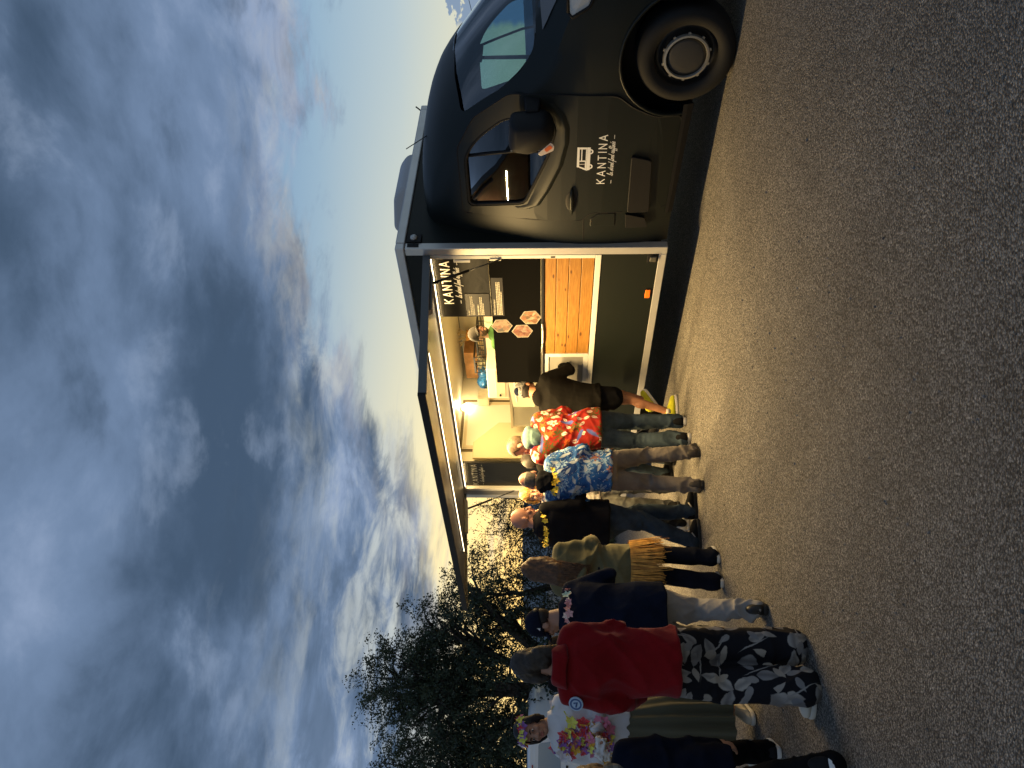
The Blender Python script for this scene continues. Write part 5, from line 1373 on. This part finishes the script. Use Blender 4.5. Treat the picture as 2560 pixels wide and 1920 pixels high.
A = person('person in a black hoodie, shorts and yellow trainers leaning on the serving counter', (-.25, 8.20), -34, 1.82, 1.26,
           feet=((-.20, 8.40, .16, -20, -30), (-.30, 8.14, 0., -30)), pelvis=(-.22, 8.20, 0), lean=(.05, .12), head=(14, 24, 0), skin='tan',
           arms=(((-.06, .22, -.22), (.10, .20, .08)), ((.035, .13, -.26), (-.05, .20, .12))),
           top=dict(m=M_BLK, name='hoodie', bulk=1.10, hood=True, hem=-.075, fold=.015, freq=16, ud=.5), legs=dict(kind='shorts', m=cloth('black shorts', (.008, .008, .009)), len=.46),
           shoes=dict(m=cloth('neon yellow mesh', (.62, .60, .03), .6, .15), sole=M_SOLE, sock=mat('pale sock', (.5, .48, .44), .9)), hair=dict(kind='sides', m=HAIR('dark hair', (.02, .015, .012)), top=.03),
           cap=dict(m=M_CAMO, bm=M_BLK2, panel=M_NAVY, backwards=False))
B = person('tall person in a red flowered shirt over a pale teal hoodie, head bowed', (-.44, 7.64), 12, 1.90, 1.0,
           feet=((-.55, 7.50, 0, 20), (-.38, 7.74, 0, -12)), pelvis=(-.45, 7.62, 0), lean=(-.08, .10), head=(66, 30, 0), skin='pink',
           arms=(((-.06, .05, -.28), (.10, .22, .02)), ((.06, .07, -.27), (-.08, .22, .02))),
           top=dict(m=M_REDH, name='shirt', bulk=1.12, sleeve=.85, sr=(.078, .072, .06), hem=-.07, flare=1.06, fold=.014, undersleeve=cloth('pale teal sweat cloth', (.11, .18, .175)), hood_m=cloth('pale teal sweat cloth', (.11, .18, .175))),
           legs=dict(m=denim('blue grey jeans', (.050, .072, .088)), r=(.100, .078, .068), fold=.022), shoes=dict(m=cloth('black trainer', (.014, .014, .014)), sole=M_SOLE),
           hair=dict(kind='short', m=HAIR('cropped brown hair', (.10, .062, .036)), t=.004))
Cc = person('person in a blue flowered shirt, grey trousers and yellow lei, black hood', (-.77, 6.96), 4, 1.74, 1.0,
           feet=((-.92, 6.88, 0, 14), (-.63, 7.05, 0, -14)), pelvis=(-.80, 6.97, 0), lean=(-.09, .05), head=(6, 14, 4), skin='pink',
           arms=(((-.08, .02, -.27), (.08, .22, .0)), ((.09, .0, -.27), (-.10, .21, .0))),
           top=dict(m=M_BLUEH, name='shirt', bulk=1.10, sleeve=.95, sr=(.080, .076, .06), hem=-.05, flare=1.05, fold=.022, freq=40, undersleeve=M_BLK2, hood_m=M_BLK2),
           legs=dict(m=cloth('grey brown chinos', (.17, .145, .118)), r=(.102, .080, .066), fold=.02), shoes=dict(m=mat('dark suede shoe', (.045, .038, .030), .8), sole=M_SOLEK),
           hair=dict(kind='sides', m=HAIR('grey stubble', (.11, .095, .08)), t=.003, top=.055), lei=dict(c='yellow', n=40, back=.05, size=.030))
D = person('person with short blond hair, white patterned top and bright lei, facing us', (-1.22, 8.22), 196, 1.73, .95,
           head=(-4, 12, -4), skin='fair', arms=(((-.05, .10, -.27), (.12, .2, .02)), ((.05, .10, -.27), (-.12, .2, .02))),
           top=dict(m=mat('white top', (.66, .64, .58), .85, var=(18, .25)), name='top', hem=-.05, fold=.014, sleeve=.6), legs=dict(m=denim('pale grey jeans', (.20, .205, .185)), fold=.018, fem=True),
           shoes=dict(m=cloth('black trainer', (.014, .014, .014)), sole=M_SOLEK), hair=dict(kind='bob', m=HAIR('blond hair', (.30, .17, .05)), fringe=.040), lei=dict(c='summer', n=44, drop=.16))
E = person('bald person in a black jacket with a yellow lei, standing in profile', (-1.27, 7.05), -38, 1.80, 1.22,
           feet=((-1.19, 7.15, 0, -34), (-1.44, 6.98, 0, -34)), pelvis=(-1.29, 7.06, 0), lean=(.0, -.02), head=(-36, 12, 0), skin='pink',
           arms=(((-.06, .04, -.28), (.07, .20, -.02)), ((.06, .0, -.28), (-.02, .20, -.04))),
           top=dict(m=M_BLK2, name='jacket', bulk=1.14, hem=-.06, fold=.020, freq=26, collar=True), legs=dict(m=denim('dark blue jeans', (.028, .044, .066)), r=(.104, .078, .066), fold=.02),
           shoes=dict(m=cloth('black trainer', (.014, .014, .014)), sole=M_SOLEK, stripe=mat('grey shoe flash', (.33, .32, .30), .6)), lei=dict(c='yellow', n=42, drop=.12, size=.026))
Gp = person('person in dark clothes and white trainers, hidden behind the bald person', (-1.40, 7.62), -72, 1.66, .95, head=(0, 5, 0), skin='fair', detail=False,
           top=dict(m=M_NAVY, hem=-.04), legs=dict(m=denim('black jeans', (.010, .011, .013)), fold=.02), shoes=dict(m=mat('white trainer', (.62, .60, .53), .6), sole=M_SOLE), hair=dict(kind='short', m=HAIR('dark hair', (.02, .015, .012))))
S = person('person with dark hair and black hood standing between the red and blue shirts', (-.90, 8.42), -34, 1.72, 1.0, feet=((-1.0, 8.5, 0), (-.82, 8.34, 0)), lean=(0, .05), head=(10, 6, 0), skin='pink', detail=False,
           top=dict(m=M_BLK2, name='hoodie', hem=-.05, hood_m=M_BLK), legs=dict(m=denim('blue grey jeans', (.050, .072, .088))), shoes=dict(m=cloth('black trainer', (.014, .014, .014)), sole=M_SOLEK), hair=dict(kind='short', m=HAIR('dark hair', (.02, .015, .012)), t=.016))
H = person('person with long brown hair in an olive jacket and a straw grass skirt', (-1.52, 6.22), -4, 1.655, 1.06,
           feet=((-1.60, 6.16, 0, 3), (-1.43, 6.28, 0, -3)), lean=(-.02, .01), head=(14, 8, 0), skin='fair', arms=(((-.06, .02, -.27), (.06, .20, .0)), ((.07, .02, -.27), (-.05, .20, .0))),
           top=dict(m=cloth('olive jacket cloth', (.130, .118, .060), var=.15), name='jacket', bulk=1.14, hem=-.108, flare=1.10, fold=.026, freq=24), legs=dict(m=cloth('dark navy trousers', (.008, .010, .018)), r=(.098, .078, .080), fold=.010, fem=True),
           shoes=dict(m=cloth('black canvas shoe', (.015, .015, .016)), sole=M_SOLE, sock=mat('pale ankle', (.4, .36, .3), .8)), hair=dict(kind='long', m=HAIR('long brown hair', (.085, .042, .018)), len=.30))
def grass_skirt(P):
    mb = MB(); rr = random.Random(11); pel = P['pel']; s = P['s']
    for layer in range(3):
        for k in range(150):
            a = 2*math.pi*(k+rr.random())/150; r = .200+.010*layer; zt = pel.z - .13; ln = rr.uniform(.23, .28) if rr.random() > .05 else .33
            c = Vector((pel.x + r*1.02*math.cos(a), pel.y + r*.78*math.sin(a), zt)); o = Vector((math.cos(a), math.sin(a), 0)); t = Vector((-o.y, o.x, 0)); sw = rr.uniform(-.02, .02)
            p1 = c + Vector((0, 0, -ln*.5)) + o*.02 + t*sw; p2 = c + Vector((0, 0, -ln)) + o*rr.uniform(.015, .05) + t*sw*2; w_ = rr.uniform(.003, .0055)
            mb.add([c-t*w_, c+t*w_, p1+t*w_, p1-t*w_, p2+t*w_*.4, p2-t*w_*.4], [(0, 1, 2, 3), (3, 2, 4, 5)], rr.choice((0, 1, 1, 1)))
    mb.build('grass_skirt', [mat('dark raffia', (.36, .17, .035), .8), mat('golden raffia', (.54, .28, .055), .75, var=(20, .3))], P['root'])
grass_skirt(H)
I = person('person in a navy jacket and cap with pale trousers and a pink lei, walking', (-1.55, 5.13), 32, 1.68, 1.14,
           feet=((-1.80, 5.38, 0, 12), (-1.47, 4.98, .0, -22, 0)), pelvis=(-1.56, 5.12, 0), lean=(-.0, .06), head=(44, 18, 0), skin='dusk',
           arms=(((-.05, .05, -.28), (.06, .19, -.03)), ((.12, .0, -.27), (-.05, .20, -.02))),
           top=dict(m=M_NAVY, name='jacket', bulk=1.18, hem=-.112, flare=1.03, fold=.018, freq=22, badge=0, badge_dir=(-.5, -.8, .3)), legs=dict(m=cloth('pale grey chinos', (.30, .285, .265), var=.1), r=(.108, .084, .070), fold=.022),
           shoes=dict(m=mat('black leather shoe', (.012, .012, .013), .5), sole=M_SOLEK), hair=dict(kind='sides', m=HAIR('dark hair', (.02, .015, .012)), top=.03), cap=dict(m=cloth('navy cap', (.009, .011, .022)), strap=True, logo=True), lei=dict(c='pink', n=44, back=.0, size=.028, drop=.14))
J = person('person in a bright red jacket and black trousers with a pale leaf print', (-1.53, 4.16), 14, 1.66, .94,
           feet=((-1.62, 4.06, 0, 60), (-1.47, 4.27, 0, -4)), pelvis=(-1.525, 4.17, 0), lean=(-.03, .01), head=(22, 8, 4), skin='dusk',
           arms=(((-.06, .03, -.28), (.03, .14, -.16)), ((.06, .06, -.27), (-.10, .20, -.02))),
           top=dict(m=cloth('red jacket cloth', (.20, .004, .006), var=.10), name='jacket', bulk=1.16, hem=-.10, flare=1.10, fold=.026, freq=18, badge=0, badge_dir=(-.35, -.9, .2)), legs=dict(m=M_LEAFB, r=(.112, .104, .110), fold=.014, fem=True),
           shoes=dict(m=mat('white trainer', (.62, .60, .53), .6), sole=M_SOLE), hair=dict(kind='bob', m=HAIR('dark brown hair', (.030, .022, .016)), fringe=.06, back=True))
q = MB(); nb_, s_ = J['nb'], J['s']
q.loft([ring(nb_+Vector((0, -.03, -.06)), .135*s_, .115*s_), ring(nb_+Vector((0, -.035, -.005)), .120*s_, .110*s_), ring(nb_+Vector((0, -.03, .030)), .105*s_, .098*s_)])
me = remesh(q, .010, 4); folds(me, .02, 30, 3); link('collar', me, MATS['red jacket cloth'], J['root'], True)
K = person('person in dark clothes and a dark hat, mostly hidden behind the red jacket', (-2.43, 6.50), 24, 1.77, 1.0, feet=((-2.62, 6.66, 0, 5), (-2.10, 6.42, 0, -5)), pelvis=(-2.42, 6.52, 0), head=(20, 4, 0), skin='dusk', detail=False,
           top=dict(m=M_BLK2, hem=-.05), legs=dict(m=denim('black jeans', (.010, .011, .013))), shoes=dict(m=cloth('green trainer', (.05, .22, .07), .7), sole=M_SOLEK), hair=dict(kind='short', m=HAIR('dark hair', (.02, .015, .012))), cap=dict(m=cloth('navy cap', (.009, .011, .022)), brim=True))
M = person('person with flower crown, flower leis, white top and long pleated skirt, facing us', (-2.42, 5.30), 176, 1.68, 1.06,
           feet=((-2.30, 5.36, 0, 6), (-2.50, 5.20, 0, -10)), lean=(-.01, .01), head=(4, 6, 8), skin='dusk',
           arms=(((-.08, .02, -.27), (.20, .16, .02)), ((.08, .02, -.27), (-.20, .16, .02))),
           top=dict(m=mat('white cotton', (.62, .62, .63), .85, bump=(20, .3, .01)), name='top', bulk=1.10, hem=-.02, fold=.02, sleeve=1.0), legs=dict(kind='skirt', m=mat('olive pleated cloth', (.085, .080, .042), .7, sheen=.2), hem=.16, fem=True),
           shoes=dict(m=mat('cream canvas shoe', (.56, .52, .42), .75), sole=M_SOLE), hair=dict(kind='bob', m=HAIR('black hair', (.014, .011, .012)), fringe=.068), lei=dict(c='multi', n=84, drop=.26, size=.042, extra=130))
pts = []
for k in range(34):
    a = 2*math.pi*k/34; pts.append((M['HL']((.088*math.cos(a), -.006+.106*math.sin(a), .082+.010*math.sin(k*2.3))), M['hr'] @ Vector((math.cos(a), math.sin(a), .5))))
q = MB(); flower_cloud(q, pts, 6, .032, random.Random(3)); q.build('flower_crown', [mat('petal multi %d' % i, c) for i, c in enumerate(FLEI['multi'])], M['root'])
nk = MB(); c_ = (M['wri'][0]+M['wri'][1])/2 + Vector((0, .10, -.01)); rr_ = random.Random(2)
for k in range(7): nk.ball(c_ + Vector((rr_.uniform(-.05, .05), rr_.uniform(-.02, .03), rr_.uniform(-.05, .04))), (.045, .02, .035), 10, 8, Euler((rr_.uniform(0, 3), rr_.uniform(0, 3), 0)).to_matrix())
me = remesh(nk, .008, 2); crumple(me, .016, 60, 4); o_ = link('paper_napkin', me, mat('white tissue', (.72, .70, .66), .9), None, True); o_.matrix_world = Matrix.Translation((-2.42, 5.30, 0)) @ Matrix.Rotation(R(176), 4, 'Z')
tag(o_, 'crumpled white napkin held by the person with the flower crown', 'napkin')
Q = person('person in dark clothes with a checked scarf, cut off by the edge of the picture', (-2.23, 4.16), 20, 1.62, 1.0,
           feet=((-1.80, 3.62, .02, 10, 25), (-2.26, 4.70, 0, -6)), pelvis=(-2.20, 4.22, 0), lean=(-.02, .06), head=(30, 10, 0), skin='fair',
           top=dict(m=cloth('midnight blue coat', (.006, .009, .020)), name='coat', bulk=1.20, hem=-.10, fold=.018, freq=20), legs=dict(m=cloth('black trousers', (.006, .006, .007)), r=(.104, .082, .070), fold=.014),
           shoes=dict(m=cloth('dark trainer', (.02, .02, .022)), sole=mat('clean white sole', (.75, .74, .72), .6), stripe=mat('coral heel tab', (.75, .13, .12), .6)), hair=dict(kind='bob', m=HAIR('dark blond hair', (.20, .125, .055)), fringe=.06))
def check(g, uv, oc):
    a = g.m('GREATER_THAN', g.m('SINE', g.mul(uv[0], 110)), .0); b_ = g.m('GREATER_THAN', g.m('SINE', g.mul(uv[1], 110)), .0)
    return g.mix(g.mul(g.add(a, b_), .5), (.05, .055, .05), (.22, .20, .16))
q = MB(); nb_, s_ = Q['nb'], Q['s']
q.loft([ring(nb_+Vector((0, -.0, -.075)), .150*s_, .125*s_), ring(nb_+Vector((0, -.0, -.01)), .125*s_, .115*s_), ring(nb_+Vector((0, .0, .055)), .095*s_, .095*s_)])
me = remesh(q, .010, 3); folds(me, .03, 36, 8); link('scarf', me, print_mat('checked scarf cloth', check), Q['root'], True)
vx, vy = Wp(2.06, -.84)
V = person('bearded vendor in a grey cap and green shirt looking out of the hatch', (vx, vy), 206, 1.80, 1.0, floor=.585, head=(-2, -9, 6), skin='fair', arms=(((-.07, .05, -.27), (.1, .16, -.1)), ((.07, .05, -.27), (-.1, .16, -.1))),
           top=dict(m=cloth('green shirt cloth', (.07, .17, .05)), name='shirt', sleeve=.6, hem=-.05), legs=dict(m=cloth('black trousers', (.006, .006, .007))), shoes=dict(m=cloth('black trainer', (.014, .014, .014)), sole=M_SOLEK),
           hair=dict(kind='sides', m=HAIR('dark hair', (.02, .015, .012)), top=.04), cap=dict(m=cloth('grey cap cloth', (.055, .050, .045)), brim=True))
HLv, sv, hrv = V['HL'], V['s'], V['hr']
bd = MB(); tmp = MB(); tmp.ball((0, 0, 0), 1, 28, 18); vs = [Vector((v[0]*.0575, .030+v[1]*.063, -.052+v[2]*.064)) for v in tmp.v]
fs = [f for f in tmp.f if (lambda c: c.y > .0 and c.z < -.030 - (.0 if abs(c.x) > .03 else .012) and not (abs(c.x) < .02 and -.068 < c.z < -.048 and c.y > .05))(sum((vs[i] for i in f), Vector())/len(f))]
bd.add([tuple(HLv(v)) for v in vs], fs); bd.build('beard', HAIR('short dark beard', (.10, .062, .040)), V['root'], True)
# ------------------------------------------------------------------ vegetation
def leaf_mat(name, c, tl):
    m = bpy.data.materials.new(name); m.use_nodes = True; g = G(m.node_tree); g.n.clear()
    oc = g.node('ShaderNodeTexCoord').outputs['Object']; n = g.noise(oc, 1.3, 3); n2 = g.noise(oc, 14, 2)
    cc = g.mix(g.smooth(n, .35, .65), tuple(k*.65 for k in c), tuple(k*1.25 for k in c)); cc = g.mix(g.mul(n2, .5), cc, tuple(k*1.3 for k in c))
    d = g.node('ShaderNodeBsdfDiffuse'); g.l.new(cc, d.inputs[0]); t = g.node('ShaderNodeBsdfTranslucent'); t.inputs[0].default_value = tuple(tl)+(1,)
    gl = g.node('ShaderNodeBsdfGlossy'); gl.inputs['Roughness'].default_value = .45; gl.inputs[0].default_value = (.5, .55, .6, 1)
    mx = g.node('ShaderNodeMixShader'); mx.inputs[0].default_value = .28; g.l.new(d.outputs[0], mx.inputs[1]); g.l.new(t.outputs[0], mx.inputs[2])
    m2 = g.node('ShaderNodeMixShader'); m2.inputs[0].default_value = .05; g.l.new(mx.outputs[0], m2.inputs[1]); g.l.new(gl.outputs[0], m2.inputs[2])
    o = g.node('ShaderNodeOutputMaterial'); g.l.new(m2.outputs[0], o.inputs[0]); return m
M_LEAF = leaf_mat('olive green leaves', (.058, .080, .046), (.085, .080, .026))
M_LEAF2 = leaf_mat('thin bush leaves', (.050, .052, .024), (.10, .080, .022))
M_LEAF3 = leaf_mat('dark hedge leaves', (.036, .056, .034), (.03, .04, .012))
M_BARK = mat('grey bark', (.060, .050, .042), .9, bump=(16, .7, .03), var=(9, .4))
def leaves_mesh(P, D, size, seed, aspect=.26):
    """P: positions, D: growth directions (n,3); every leaf a folded lozenge"""
    rs = np.random.RandomState(seed); n = len(P); L = size*rs.uniform(.6, 1.3, n)[:, None]
    D = D/np.linalg.norm(D, axis=1)[:, None]; R_ = rs.normal(size=(n, 3)); W = np.cross(D, R_); W /= np.linalg.norm(W, axis=1)[:, None]; Nn = np.cross(W, D)
    w = W*L*aspect; base = P; mid = P + D*L*.5 + Nn*L*.06; tip = P + D*L
    v = np.stack([base, mid-w, tip, mid+w], 1).reshape(-1, 3)
    f = (np.arange(n)[:, None]*4 + np.array([0, 1, 2, 0, 2, 3])[None, :]).reshape(-1)
    me = bpy.data.meshes.new('crown'); me.vertices.add(n*4); me.vertices.foreach_set('co', v.ravel()); me.loops.add(n*6); me.loops.foreach_set('vertex_index', f)
    me.polygons.add(n*2); me.polygons.foreach_set('loop_start', np.arange(n*2)*3); me.polygons.foreach_set('loop_total', np.full(n*2, 3)); me.update(calc_edges=True); return me
def plant(name, label, cat, base, lobes, seed, leaf=.10, per=26, trunk_r=.16, lean=(0, 0), m=M_LEAF, group=None, droop=.5, stems=1, aspect=.26, twig=.35, fork=.35):
    """lobes: (centre, radii, clumps) relative to the base; limbs run from the stem to the clumps"""
    rr = random.Random(seed); rs = np.random.RandomState(seed); root = empty(name, base, 0, label, cat, group)
    T = MB(); P = []; D = []
    for li, (c, r, n) in enumerate(lobes):
        c = Vector(c); sx = Vector(((li % stems - (stems-1)/2)*trunk_r*1.6, 0, 0)); f0 = Vector((c.x*fork*.55, c.y*fork*.55, c.z*fork))
        mid = f0.lerp(c, .5) + Vector((rr.uniform(-.15, .15), rr.uniform(-.15, .15), .1*r[2]))
        T.tube([sx + Vector((0, 0, -.05)), sx*.8 + f0*.5 + Vector((rr.uniform(-.05, .05), 0, 0)), f0, mid, c + Vector((0, 0, r[2]*.3))], [trunk_r, trunk_r*.8, trunk_r*.62, trunk_r*.38, trunk_r*.10], 8)
        nb_ = max(6, n//9); ends = []
        for k in range(nb_):
            u = Vector(rs.normal(size=3)); u.normalize(); q = c + Vector((u.x*r[0], u.y*r[1], u.z*r[2]))*rr.uniform(.45, .95)
            s = mid.lerp(c, rr.uniform(.1, 1)); m1 = s.lerp(q, .5) + Vector((rr.uniform(-.1, .1), rr.uniform(-.1, .1), .08))*r[0]
            T.tube([s, m1, q], [trunk_r*.22, trunk_r*.12, .008], 5); ends.append((s, m1, q))
        for k in range(n):
            if rr.random() < .6:
                s, m1, q = rr.choice(ends); b = m1.lerp(q, rr.uniform(.2, 1.1)) + Vector((rr.gauss(0, .13), rr.gauss(0, .13), rr.gauss(0, .13)))*r[0]
            else:
                u = Vector(rs.normal(size=3)); u.normalize(); b = c + Vector((u.x*r[0], u.y*r[1], u.z*r[2]))*rr.uniform(.55, 1.05)**.7
            o = (b-c); o = o.normalized() if o.length > .01 else Vector((0, 0, 1))
            d = (o + Vector((rr.gauss(0, .5), rr.gauss(0, .5), rr.gauss(0, .4)-droop*.4))).normalized(); ln = twig*rr.uniform(.6, 1.5)
            T.tube([b, b + d*ln*.5 + Vector((0, 0, .01)), b + d*ln - Vector((0, 0, ln*.15*droop))], [.006, .004, .002], 3, cap=False)
            m_ = int(per*rr.uniform(.5, 1.4)); tt = rs.uniform(0.05, 1.05, m_)[:, None]
            P.append(np.array(b)[None] + np.array(d)[None]*ln*tt + rs.normal(size=(m_, 3))*ln*.10); D.append(np.array(d)[None]*.8 + rs.normal(size=(m_, 3))*.7 + np.array([0, 0, -droop*.5])[None])
    T.build('trunk', M_BARK, root, True)
    link('crown', leaves_mesh(np.concatenate(P), np.concatenate(D), leaf, seed, aspect), m, root); return root
plant('tree', 'large dark feathery tree rising behind the queue on the left', 'tree', (-6.9, 17.0, 0),
      [((-.3, 0, 3.9), (1.25, 1.2, 1.25), 470), ((.2, 0, 4.75), (.75, .8, .85), 220), ((1.0, .3, 3.2), (1.1, 1.1, .95), 330), ((1.75, .2, 2.35), (.95, 1.0, .85), 110), ((-1.3, .2, 2.9), (1.0, 1.1, 1.0), 270), ((.1, -.3, 2.2), (1.5, 1.2, .95), 170), ((2.35, 0, 3.1), (.55, .6, .45), 45), ((1.35, .2, 4.05), (.5, .6, .45), 85)],
      5, leaf=.062, per=48, trunk_r=.20, stems=3, droop=.7, twig=.42)
plant('tree', 'dark tree at the left edge, partly outside the picture', 'tree', (-9.55, 17.4, 0),
      [((.1, 0, 4.0), (1.05, 1.1, 1.1), 320), ((.55, 0, 4.75), (.55, .6, .55), 110), ((1.0, 0, 2.7), (1.0, 1.0, .9), 200), ((-.4, 0, 2.6), (1.2, 1.1, 1.1), 170), ((1.35, 0, 1.6), (.8, .8, .6), 60)], 8, leaf=.062, per=48, trunk_r=.17, stems=2, droop=.7, twig=.42)
plant('tree', 'spreading low tree with sunset showing through its leaves, right of the large tree', 'tree', (-4.55, 17.6, 0),
      [((-.5, 0, 2.1), (1.0, .9, .85), 90), ((.5, .2, 1.95), (.9, .9, .65), 50), ((-.4, 0, 2.9), (.75, .6, .45), 36), ((.2, 0, 1.3), (1.2, .9, .5), 50)], 12, leaf=.058, per=30, trunk_r=.10, stems=2, droop=.5, twig=.45, m=M_LEAF2)
plant('shrub', 'thin airy bush with small leaves against the yellow sky, behind the bald person', 'bush', (-2.75, 18.6, 0),
      [((-.45, 0, 2.05), (.85, .7, .95), 150), ((.35, 0, 1.95), (.70, .7, .80), 110), ((-.05, 0, 2.75), (.45, .4, .42), 34), ((0, 0, 1.2), (1.1, .8, .55), 90)], 21, leaf=.050, per=18, trunk_r=.035, stems=4, droop=.25, twig=.40, m=M_LEAF2, fork=.12)
plant('shrub', 'thin tall bush left of the airy bush, its top touching the raised hatch', 'bush', (-3.75, 19.0, 0),
      [((-.2, 0, 2.2), (.75, .7, .95), 110), ((.35, 0, 1.9), (.7, .7, .8), 90), ((.0, 0, 1.2), (1.0, .8, .55), 80)], 23, leaf=.050, per=16, trunk_r=.035, stems=4, droop=.25, twig=.40, m=M_LEAF2, fork=.12)
hed = [(-10.9, 15.6, 'dark clipped hedge clump at the left edge behind the white van'), (-9.3, 16.2, 'dark bush behind the left side of the white van'), (-7.9, 15.8, 'dark bush just right of the white van'), (-6.5, 15.9, 'dark leafy bush behind the red jacket'), (-5.2, 15.6, 'dark leafy bush behind the navy cap'),
       (-4.0, 15.9, 'dark leafy bush behind the long brown hair'), (-2.9, 16.2, 'low dark bush behind the bald person'), (-1.7, 16.4, 'low dark bush below the thin airy bush, by the truck')]
for k, (x, y, lb) in enumerate(hed):
    hh = (1.50, 1.35, 1.4, 1.4, 1.2, 1.0, .85, .8)[k]
    plant('bush', lb, 'bush', (x, y, 0), [((0, 0, hh*.55), (.85, .6, hh*.46), 130), ((.45, .1, hh*.40), (.6, .5, hh*.36), 70), ((-.45, .1, hh*.42), (.6, .5, hh*.36), 70)], 40+k, leaf=.085, per=24, trunk_r=.05, stems=3, droop=.1, m=M_LEAF3, group='bushes along the edge of the lot', aspect=.34, twig=.28)
# rough grass at the edge of the asphalt
rs = np.random.RandomState(9); n = 9000
P = np.stack([rs.uniform(-16, 3, n), 14.6+rs.gamma(1.6, .9, n), np.zeros(n)], 1); D = rs.normal(size=(n, 3))*.35 + np.array([0, 0, 1.])
tag(link('rough_grass', leaves_mesh(P, D, .22, 3, .05), M_LEAF3), kind='stuff')
# far hills
mb = MB(); rows = []
for q in range(9):
    t = q/8; rows.append([(-420 + 14*k, 250 + 160*t, -1 + (11.6 + 1.1*math.sin(k*.31) + .7*math.sin(k*.83+1))*math.sin(t*math.pi/2)**.8 + 8*max(0, t-.3)*(.5+.5*math.sin(k*.17))*0) for k in range(61)])
mb.loft(rows, cap=False, closed=False)
tag(mb.build('hills', mat('distant hillside', (.17, .195, .21), .95, var=(.02, .25)), None, True), kind='structure')

# ------------------------------------------------------------------ white van parked behind the queue (rear towards us)
VN = empty('parked_van', (-7.28, 14.0, 0), 0, 'white van parked on the left behind the flower crown, rear doors towards us', 'van')
M_VAN = mat('white van paint', (.80, .82, .84), .35, 0, .5, coat=.4)
def vsec(y, wf, zt, zb=.32):
    o = rounded([(-.80*wf, zb), (.80*wf, zb), (.83*wf, .95), (.76*wf, zt-.10), (.62*wf, zt), (-.62*wf, zt), (-.76*wf, zt-.10), (-.83*wf, .95)], .14, 4); return [(x, y, z) for x, z in o]
mb = MB(); mb.loft([vsec(0, .95, 1.69), vsec(.04, .99, 1.725), vsec(.15, 1.0, 1.745), vsec(2.2, 1.0, 1.75), vsec(2.5, .98, 1.68), vsec(3.1, .95, 1.15), vsec(3.9, .90, 1.0), vsec(4.05, .80, .8)])
vb = mb.build('body', M_VAN, VN, True, auto=45)
for sg in (-1, 1):
    dr = MB(); pts = rounded([(sg*.012, .52), (sg*.70, .52), (sg*.73, .95), (sg*.66, 1.60), (sg*.012, 1.62)], .04, 3); dr.prism([(x, -.012, z) for x, z in pts], (0, .012, 0)); d_ = dr.build('rear_door', M_VAN, VN, False, bevel=.004)
    w_ = MB(); pts = rounded([(sg*.06, 1.12), (sg*.66, 1.12), (sg*.60, 1.53), (sg*.06, 1.54)], .06, 3); w_.prism([(x, -.017, z) for x, z in pts], (0, .004, 0)); w_.build('window', mat('pale van glass', (.30, .38, .46), .12, 0, .7), d_)
    MB().box((sg*.765, -.02, .80), (sg*.715, .02, 1.18)).build('tail_light', mat('red lamp', (.35, .01, .01), .25, 0, .6), VN, bevel=.008)
MB().box((-.19, -.022, 1.635), (.19, -.004, 1.655)).build('brake_light', MATS['red lamp'], VN)
MB().box((.05, -.03, .98), (.20, -.013, 1.02)).build('handle', M_BLACK, VN, bevel=.004)
MB().tube([(-.30, -.013, .95), (-.30, -.018, .95)], [.05, .05], 20).build('badge', M_ALU, VN)
MB().box((-.26, -.018, .66), (.26, -.013, .77)).build('number_plate', mat('plate white', (.6, .6, .55), .4), VN)
MB().box((-.84, -.10, .30), (.84, .02, .50)).build('bumper', mat('grey bumper', (.05, .05, .055), .6), VN, bevel=.03)
for x in (-.70, .70):
    for y in (.75, 3.2):
        MB().tube([(x-.09, y, .32), (x+.09, y, .32)], .32, 24).build('wheel', M_RUB, VN, True, auto=40)

# ------------------------------------------------------------------ overhead wire ending on a pole that the cab hides
UP = empty('utility_pole', (17.4, 40, 0), 0, 'slim wooden utility pole behind the cab with an overhead wire running off to the right', 'utility pole')
MB().tube([(0, 0, -.3), (0, 0, 4.75)], [.12, .09], 12).build('pole', M_BARK, UP, True)
MB().tube([(0, 0, 4.66), (1.7, -.03, 5.05), (3.2, -.06, 5.42), (9, -.2, 7.0), (18, -.4, 9.6)], .016, 5).build('wire', M_BLACK, UP, True)
